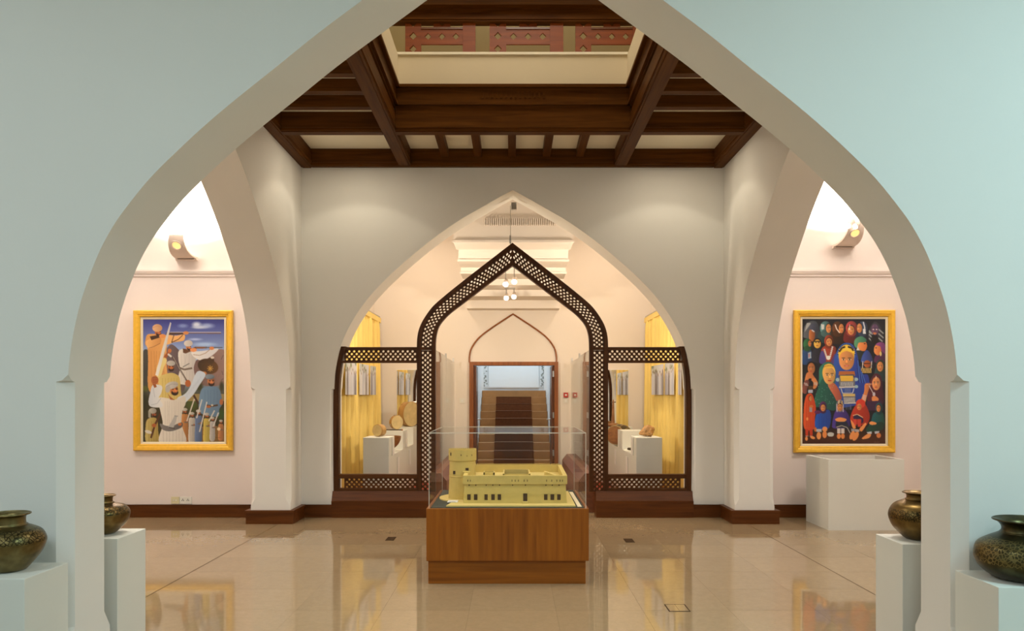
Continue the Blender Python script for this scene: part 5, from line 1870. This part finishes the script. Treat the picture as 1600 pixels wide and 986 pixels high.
# thoughtful girl, left
cv.ell(275, 800, 70, 100, (20, 14, 14))
lady_face(cv, 280, 800, 52, 78, (206, 126, 70), -0.2)
# blue robe of the central lady
cv.blob([(580, 900), (600, 640), (680, 490), (760, 450), (850, 480), (910, 620), (960, 860), (1060, 900), (1060, 1150), (900, 1300), (600, 1300)], (40, 84, 168), (30, 52, 140))
cv.use(1, 0, 0)
cv.use(*B1)
for k in range(6):
    cv.line([(900 + 14 * k, 650 + 40 * k), (930 + 18 * k, 1000)], 9, (60, 112, 196) if k % 2 else (22, 36, 104))
cv.ell(760, 610, 128, 160, (44, 96, 180))
cv.ell(760, 620, 112, 150, (238, 196, 62), c2=(216, 166, 44))
cv.poly([(660, 840), (870, 840), (880, 900), (770, 920), (650, 900)], (176, 100, 50))
lady_face(cv, 762, 690, 106, 138, (236, 158, 92), 0.0)
cv.ell(762, 766, 26, 4, (240, 200, 180))
cv.poly([(640, 600), (660, 530), (762, 480), (865, 530), (880, 600), (762, 560)], (240, 200, 66))
cv.line([(660, 575), (700, 520), (745, 505)], 24, (50, 30, 18))
cv.line([(855, 560), (830, 520), (780, 505)], 24, (50, 30, 18))
cv.ell(762, 520, 20, 18, (240, 200, 66))
for k in range(16):
    an = PI + PI * k / 15
    cv.ell(762 + 118 * math.cos(an), 610 + 140 * math.sin(an), 7, 7, (30, 40, 60))
# breastplate jewellery
cv.poly([(655, 890), (865, 880), (870, 1010), (650, 1010)], (70, 76, 92))
cv.poly([(672, 900), (850, 900), (850, 970), (672, 970)], (226, 180, 66))
cv.ell(640, 955, 28, 26, (160, 186, 196))
cv.ell(885, 950, 28, 26, (160, 186, 196))
cv.use(*B2)
cv.poly([(620, -10), (835, -10), (830, 125), (630, 125)], (110, 110, 116))
cv.poly([(640, -10), (812, -10), (805, 40), (648, 40)], (222, 178, 62))
for k in range(13):
    cv.line([(650 + 13 * k, 50), (648 + 13 * k, 100)], 6, (196, 200, 204))
cv.line([(625, 118), (840, 112)], 20, (200, 196, 190))
cv.line([(650, 130), (670, 195), (800, 195), (820, 130)], 10, (206, 208, 210))
for x, y in ((605, 22), (850, 15), (850, 110)):
    cv.ell(x, y, 24, 22, (156, 186, 190))
for k in range(8):
    cv.line([(700 + 10 * k, 130), (700 + 10 * k, 185)], 5, (120, 128, 150))
cv.poly([(670, 200), (835, 200), (845, 330), (690, 335)], (104, 102, 106))
cv.poly([(672, 205), (832, 205), (832, 232), (675, 235)], (216, 184, 110))
for k in range(12):
    cv.line([(690 + 12 * k, 250), (695 + 12 * k, 312)], 6, (200, 200, 200))
cv.line([(690, 325), (845, 320)], 12, (206, 206, 202))
for k in range(7):
    cv.line([(715 + 11 * k, 345), (715 + 11 * k, 410)], 4, (96, 104, 140))
# green-veiled girl
cv.use(*B1)
cv.blob([(385, 900), (400, 780), (500, 710), (590, 760), (615, 880), (600, 1010), (560, 1100), (400, 1060)], (54, 132, 108), (34, 92, 84))
cv.use(*B2)
cv.blob([(300, 300), (340, 160), (400, 20), (470, 0), (560, 100), (600, 250), (620, 330), (560, 420), (400, 380), (300, 370)], (30, 104, 86), (24, 70, 66))
cv.blob([(480, 90), (550, 60), (620, 140), (660, 260), (600, 300), (560, 230)], (206, 112, 72), (150, 72, 60))
r_ = random.Random(5)
for k in range(40):
    cv.ell(r_.uniform(320, 560), r_.uniform(90, 340), 4, 4, (120, 180, 160))
cv.use(*B1)
cv.ell(520, 860, 92, 128, (238, 190, 86))
lady_face(cv, 525, 900, 84, 122, (246, 184, 104), 0.15)
cv.ell(515, 770, 60, 30, (236, 190, 70))
for k in range(7):
    cv.ell(455 + 22 * k, 775 - 12 * math.sin(k * PI / 6), 7, 10, (160, 100, 40))
# hands of the girl at left
cv.blob([(195, 930), (220, 860), (280, 850), (310, 900), (350, 960), (330, 1010), (280, 940), (240, 950), (230, 1010), (190, 1000)], (216, 136, 76), (176, 98, 50))
cv.use(*B2)
cv.blob([(150, 180), (165, 60), (210, 20), (240, 60), (210, 140), (200, 200)], (150, 84, 70), (96, 50, 50))
cv.blob([(265, 20), (310, 0), (350, 60), (330, 120), (290, 140), (290, 60)], (206, 128, 72))
for k in range(4):
    cv.line([(165 + 6 * k, 60 + 10 * k), (215 + 3 * k, 70 + 9 * k)], 5, (200, 198, 196))
    cv.line([(300, 50 + 10 * k), (345, 62 + 10 * k)], 5, (200, 198, 196))
cv.poly([(225, 100), (280, 100), (285, 150), (225, 150)], (86, 58, 30))
cv.poly([(225, 152), (284, 150), (284, 190), (225, 190)], (176, 186, 206))
# lady with the needle, right
cv.blob([(1000, 200), (1020, 60), (1090, -60), (1170, -20), (1190, 120), (1210, 300), (1150, 340), (1000, 300)], (96, 32, 44), (58, 20, 40))
lady_face(cv, 1108, 70, 56, 88, (238, 158, 96), -0.1)
cv.line([(1105, -30), (1103, 10)], 8, (226, 220, 210))
cv.blob([(960, 80), (1010, 65), (1040, 80), (1010, 150), (985, 240), (960, 320), (910, 290), (950, 180)], (224, 142, 82), (176, 100, 54))
for k in range(5):
    cv.line([(930, 215 + 14 * k), (985 - 4 * k, 232 + 14 * k)], 6, (206, 206, 208))
cv.line([(980, 78), (1055, 76)], 5, (226, 220, 210))
cv.line([(1015, 95), (1070, 200)], 9, (206, 206, 206))
cv.ell(1078, 210, 18, 30, (190, 190, 200))
cv.blob([(1050, 250), (1090, 230), (1140, 270), (1110, 310), (1060, 300)], (216, 134, 76))
cv.poly([(985, 300), (1180, 290), (1200, 420), (970, 420)], (58, 32, 64))
# seated and standing row
cv.blob([(165, 420), (190, 250), (230, 200), (280, 215), (325, 380), (310, 520), (305, 655), (175, 655)], (222, 88, 34), (190, 62, 26))
folds(cv, (190, 300, 300, 640), 4, (166, 52, 22), 6, 5)
cv.ell(252, 262, 24, 40, (20, 12, 10))
lady_face(cv, 256, 265, 21, 36, SK1, 0.4)
cv.poly([(240, 370), (275, 370), (275, 440), (240, 440)], (160, 150, 150))
cv.ell(265, 365, 24, 18, SK2)
cv.ell(212, 528, 14, 22, SK1)
for x in (185, 240):
    cv.poly([(x, 655), (x + 42, 655), (x + 40, 745), (x + 6, 750)], (196, 60, 30))
    cv.line([(x + 4, 752), (x + 44, 750)], 8, (190, 180, 170))
cv.ell(202, 785, 18, 28, SK1)
cv.ell(282, 770, 34, 18, SK1, rot=0.3)
cv.blob([(320, 640), (330, 470), (400, 430), (490, 410), (520, 480), (510, 600), (470, 660)], (28, 90, 190), (26, 60, 140))
folds(cv, (350, 480, 490, 640), 4, (20, 56, 140), 6, 10)
scarf_lady(cv, 418, 370, 48, 72, (112, 48, 120), 418, 385, 32, 46, SK1, -0.1)
cv.ell(345, 440, 40, 26, (96, 36, 90))
cv.ell(318, 665, 18, 30, SK2)
cv.ell(440, 660, 34, 34, SK1)
cv.poly([(330, 660), (400, 660), (398, 696), (330, 696)], (186, 192, 200))
cv.ell(362, 745, 30, 50, SK1)
cv.ell(438, 730, 30, 48, (226, 138, 70))
cv.blob([(475, 715), (515, 702), (558, 716), (545, 752), (488, 752)], (190, 192, 186))
cv.blob([(535, 600), (560, 470), (600, 400), (680, 400), (740, 460), (770, 560), (740, 640), (560, 650)], (78, 56, 146), (50, 34, 104))
cv.blob([(590, 560), (640, 520), (720, 560), (760, 650), (770, 720), (700, 650), (590, 640)], (32, 40, 60))
cv.line([(590, 635), (660, 615), (730, 640), (770, 715)], 9, (190, 180, 160))
scarf_lady(cv, 637, 350, 48, 72, (206, 198, 196), 637, 378, 36, 48, SK1, 0.0)
for k in range(4):
    cv.line([(605 + 20 * k, 290), (603 + 20 * k, 335)], 8, (230, 190, 90) if k % 2 else (40, 30, 60))
cv.line([(595, 340), (598, 440)], 12, (196, 186, 206))
cv.line([(678, 340), (678, 440)], 12, (196, 186, 206))
cv.blob([(575, 530), (640, 508), (720, 530), (700, 560), (640, 565), (590, 555)], SK1)
for x in (600, 652):
    cv.poly([(x, 650), (x + 44, 650), (x + 44, 715), (x, 715)], (216, 206, 200))
    cv.ell(x + 22, 752, 26, 36, (226, 138, 70))
cv.blob([(770, 520), (800, 420), (850, 340), (920, 290), (990, 380), (1025, 500), (990, 600), (940, 610), (860, 600), (790, 570)], (190, 56, 34), (150, 40, 28))
cv.ell(905, 330, 62, 60, (200, 54, 36))
lady_face(cv, 888, 372, 32, 44, SK1, -0.4)
cv.blob([(810, 500), (860, 470), (930, 510), (940, 570), (890, 590), (860, 530), (830, 560)], (46, 32, 70))
cv.line([(805, 485), (860, 468), (935, 510)], 10, (230, 200, 150))
cv.poly([(810, 530), (850, 530), (850, 620), (815, 610)], (206, 70, 54))
cv.poly([(868, 530), (912, 530), (910, 630), (868, 630)], (196, 60, 48))
cv.blob([(775, 545), (800, 560), (840, 630), (830, 655), (800, 640)], SK1)
cv.blob([(965, 580), (980, 600), (920, 690), (890, 660), (930, 610)], SK1)
for k in range(3):
    cv.line([(785, 660 + 12 * k), (890, 672 + 10 * k)], 8, (196, 196, 200))
cv.ell(795, 740, 30, 60, SK1, rot=0.4)
cv.ell(840, 752, 34, 66, (230, 146, 80), rot=0.5)
cv.blob([(1040, 560), (1070, 460), (1130, 440), (1200, 460), (1210, 620), (1150, 650), (1000, 660)], (24, 104, 122), (24, 72, 60))
cv.blob([(980, 650), (1060, 590), (1190, 570), (1200, 660), (1090, 690), (1000, 700)], (28, 74, 60), (20, 50, 44))
scarf_lady(cv, 1145, 385, 48, 72, (40, 104, 112), 1138, 392, 28, 46, SK1, 0.0)
cv.blob([(1015, 580), (1050, 560), (1110, 580), (1100, 600), (1040, 605)], SK1)
cv.poly([(985, 700), (1050, 690), (1050, 720), (1000, 726)], (190, 196, 206))
cv.poly([(1085, 690), (1150, 685), (1140, 715), (1092, 722)], (190, 196, 206))
cv.blob([(920, 780), (1000, 720), (1040, 730), (1020, 770), (960, 788)], SK1)
cv.ell(1140, 742, 30, 34, SK2)
cv.line([(1075, 830), (1150, 830)], 6, (120, 84, 60))
PAINT_B = cv.result()


def framed(name, x0, x1, y0, y1, lin, lab, margins):
    """gold moulded frame, ivory slip, picture; pixels on the back wall plane"""
    X0, X1, Z0, Z1 = PX(x0, YB), PX(x1, YB), PZ(y1, YB), PZ(y0, YB)
    t = thing(name, ((X0 + X1) / 2, YB, Z0), lab, 'painting', 'framed paintings on the aisle walls')
    # mitred moulding: profile (inset from outer edge, projection)
    prof = [(0.0, 0.0), (0.0, 0.045), (0.012, 0.055), (0.045, 0.050), (0.058, 0.038), (0.064, 0.042), (0.074, 0.036), (0.080, 0.026), (0.085, 0.0)]
    def loop(i, p):
        y = YB - p - 0.004
        return [(X0 + i, y, Z0 + i), (X1 - i, y, Z0 + i), (X1 - i, y, Z1 - i), (X0 + i, y, Z1 - i)]
    rings = [loop(i, p) for i, p in prof]
    for k in range(4):
        mb = MB()
        k2 = (k + 1) % 4
        vs = [r[k] for r in rings] + [r[k2] for r in rings]
        n = len(rings)
        mb.add(vs, [(i, i + 1, n + i + 1, n + i) for i in range(n - 1)] + [(n - 1, 0, n, 2 * n - 1)])
        mb.build('frame_rail', M['gold'], t)
    a = 0.083
    b = 0.083 + margins
    mb = MB()
    ra = loop(a, 0.026)
    rb = loop(b, 0.016)
    for k in range(4):
        k2 = (k + 1) % 4
        mb.add([ra[k], ra[k2], rb[k2], rb[k]], [(0, 1, 2, 3)])
    mb.build('slip', M['slip'], t)
    yb_ = YB - 0.018
    box('backing_board', M['slip'], X0 + 0.02, X1 - 0.02, YB - 0.012, YB - 0.002, Z0 + 0.02, Z1 - 0.02, t)
    q = b - 0.003
    picture_mesh('canvas', lin, ((X0 + q, yb_, Z1 - q), (X1 - X0 - 2 * q, 0, 0), (0, 0, -(Z1 - Z0 - 2 * q))), M['paint'], t)
    return t


framed('framed_painting', 211, 365, 485.5, 704, PAINT_A, 'gold-framed painting of turbaned riflemen and swordsmen on the left aisle wall', 0.025)
framed('framed_painting', 1239, 1396, 485, 707, PAINT_B, 'gold-framed painting of many veiled women on the right aisle wall', 0.025)


# ---- photo prints hung in front of the curtains: people in white robes
def print_art(seed):
    cv = Canvas(0, 0, 100, 64, 44, 28)
    r = random.Random(seed)
    cv.img[:] = np.array((228, 226, 238))
    cv.poly([(0, 0), (100, 0), (100, 20), (0, 20)], (196, 202, 200), (222, 224, 236))
    for k in range(4):
        cv.ell(r.uniform(0, 100), r.uniform(0, 18), 10, 6, (120, 134, 100), soft=0.6)
    for k in range(9):
        x = 4 + k * 11.5 + r.uniform(-3, 3)
        y = r.uniform(9, 20)
        c = r.choice([(226, 228, 240), (206, 210, 230), (246, 246, 250), (150, 142, 146), (236, 236, 246), (240, 240, 252)])
        cv.blob([(x - 5, y + 8), (x, y + 4), (x + 5, y + 8), (x + 6, 66), (x - 6, 66)], c, tuple(int(q * 0.78) for q in c))
        cv.ell(x, y + 1, 2.6, 3.6, (120, 80, 56))
        cv.ell(x, y - 1.6, 3, 2.2, (220, 214, 206))
    return cv.result()


for s, side in ((-1, 'left'), (1, 'right')):
    for k, (ya, yb) in enumerate(((10.14, 10.20), (10.25, 10.98), (11.20, 11.90), (12.05, 12.52))):
        if k == 0:
            continue
        if s > 0:
            ya, yb = ((0, 0), (10.15, 10.35), (10.62, 11.25), (11.37, 12.33))[k]
        lab = ['', 'photo print of robed people on the %s curtain, nearest the carved screen', 'photo print of robed people on the %s curtain, middle of the row', 'photo print of robed people on the %s curtain, nearest the end wall'][k] % side
        x = s * 2.185
        t = thing('photo_print', (x, (ya + yb) / 2, 1.5), lab, 'photo', 'prints hung on the yellow curtains')
        a, b = sorted((x + s * 0.002, x + s * 0.006))
        box('board', M['white'], a, b, ya, yb, 1.5, 1.95, t)
        art = print_art(10 * k + s)
        if s < 0:
            picture_mesh('image', art, ((x, ya, 1.95), (0, yb - ya, 0), (0, 0, -0.45)), M['print'], t)
        else:
            picture_mesh('image', art, ((x, yb, 1.95), (0, ya - yb, 0), (0, 0, -0.45)), M['print'], t)
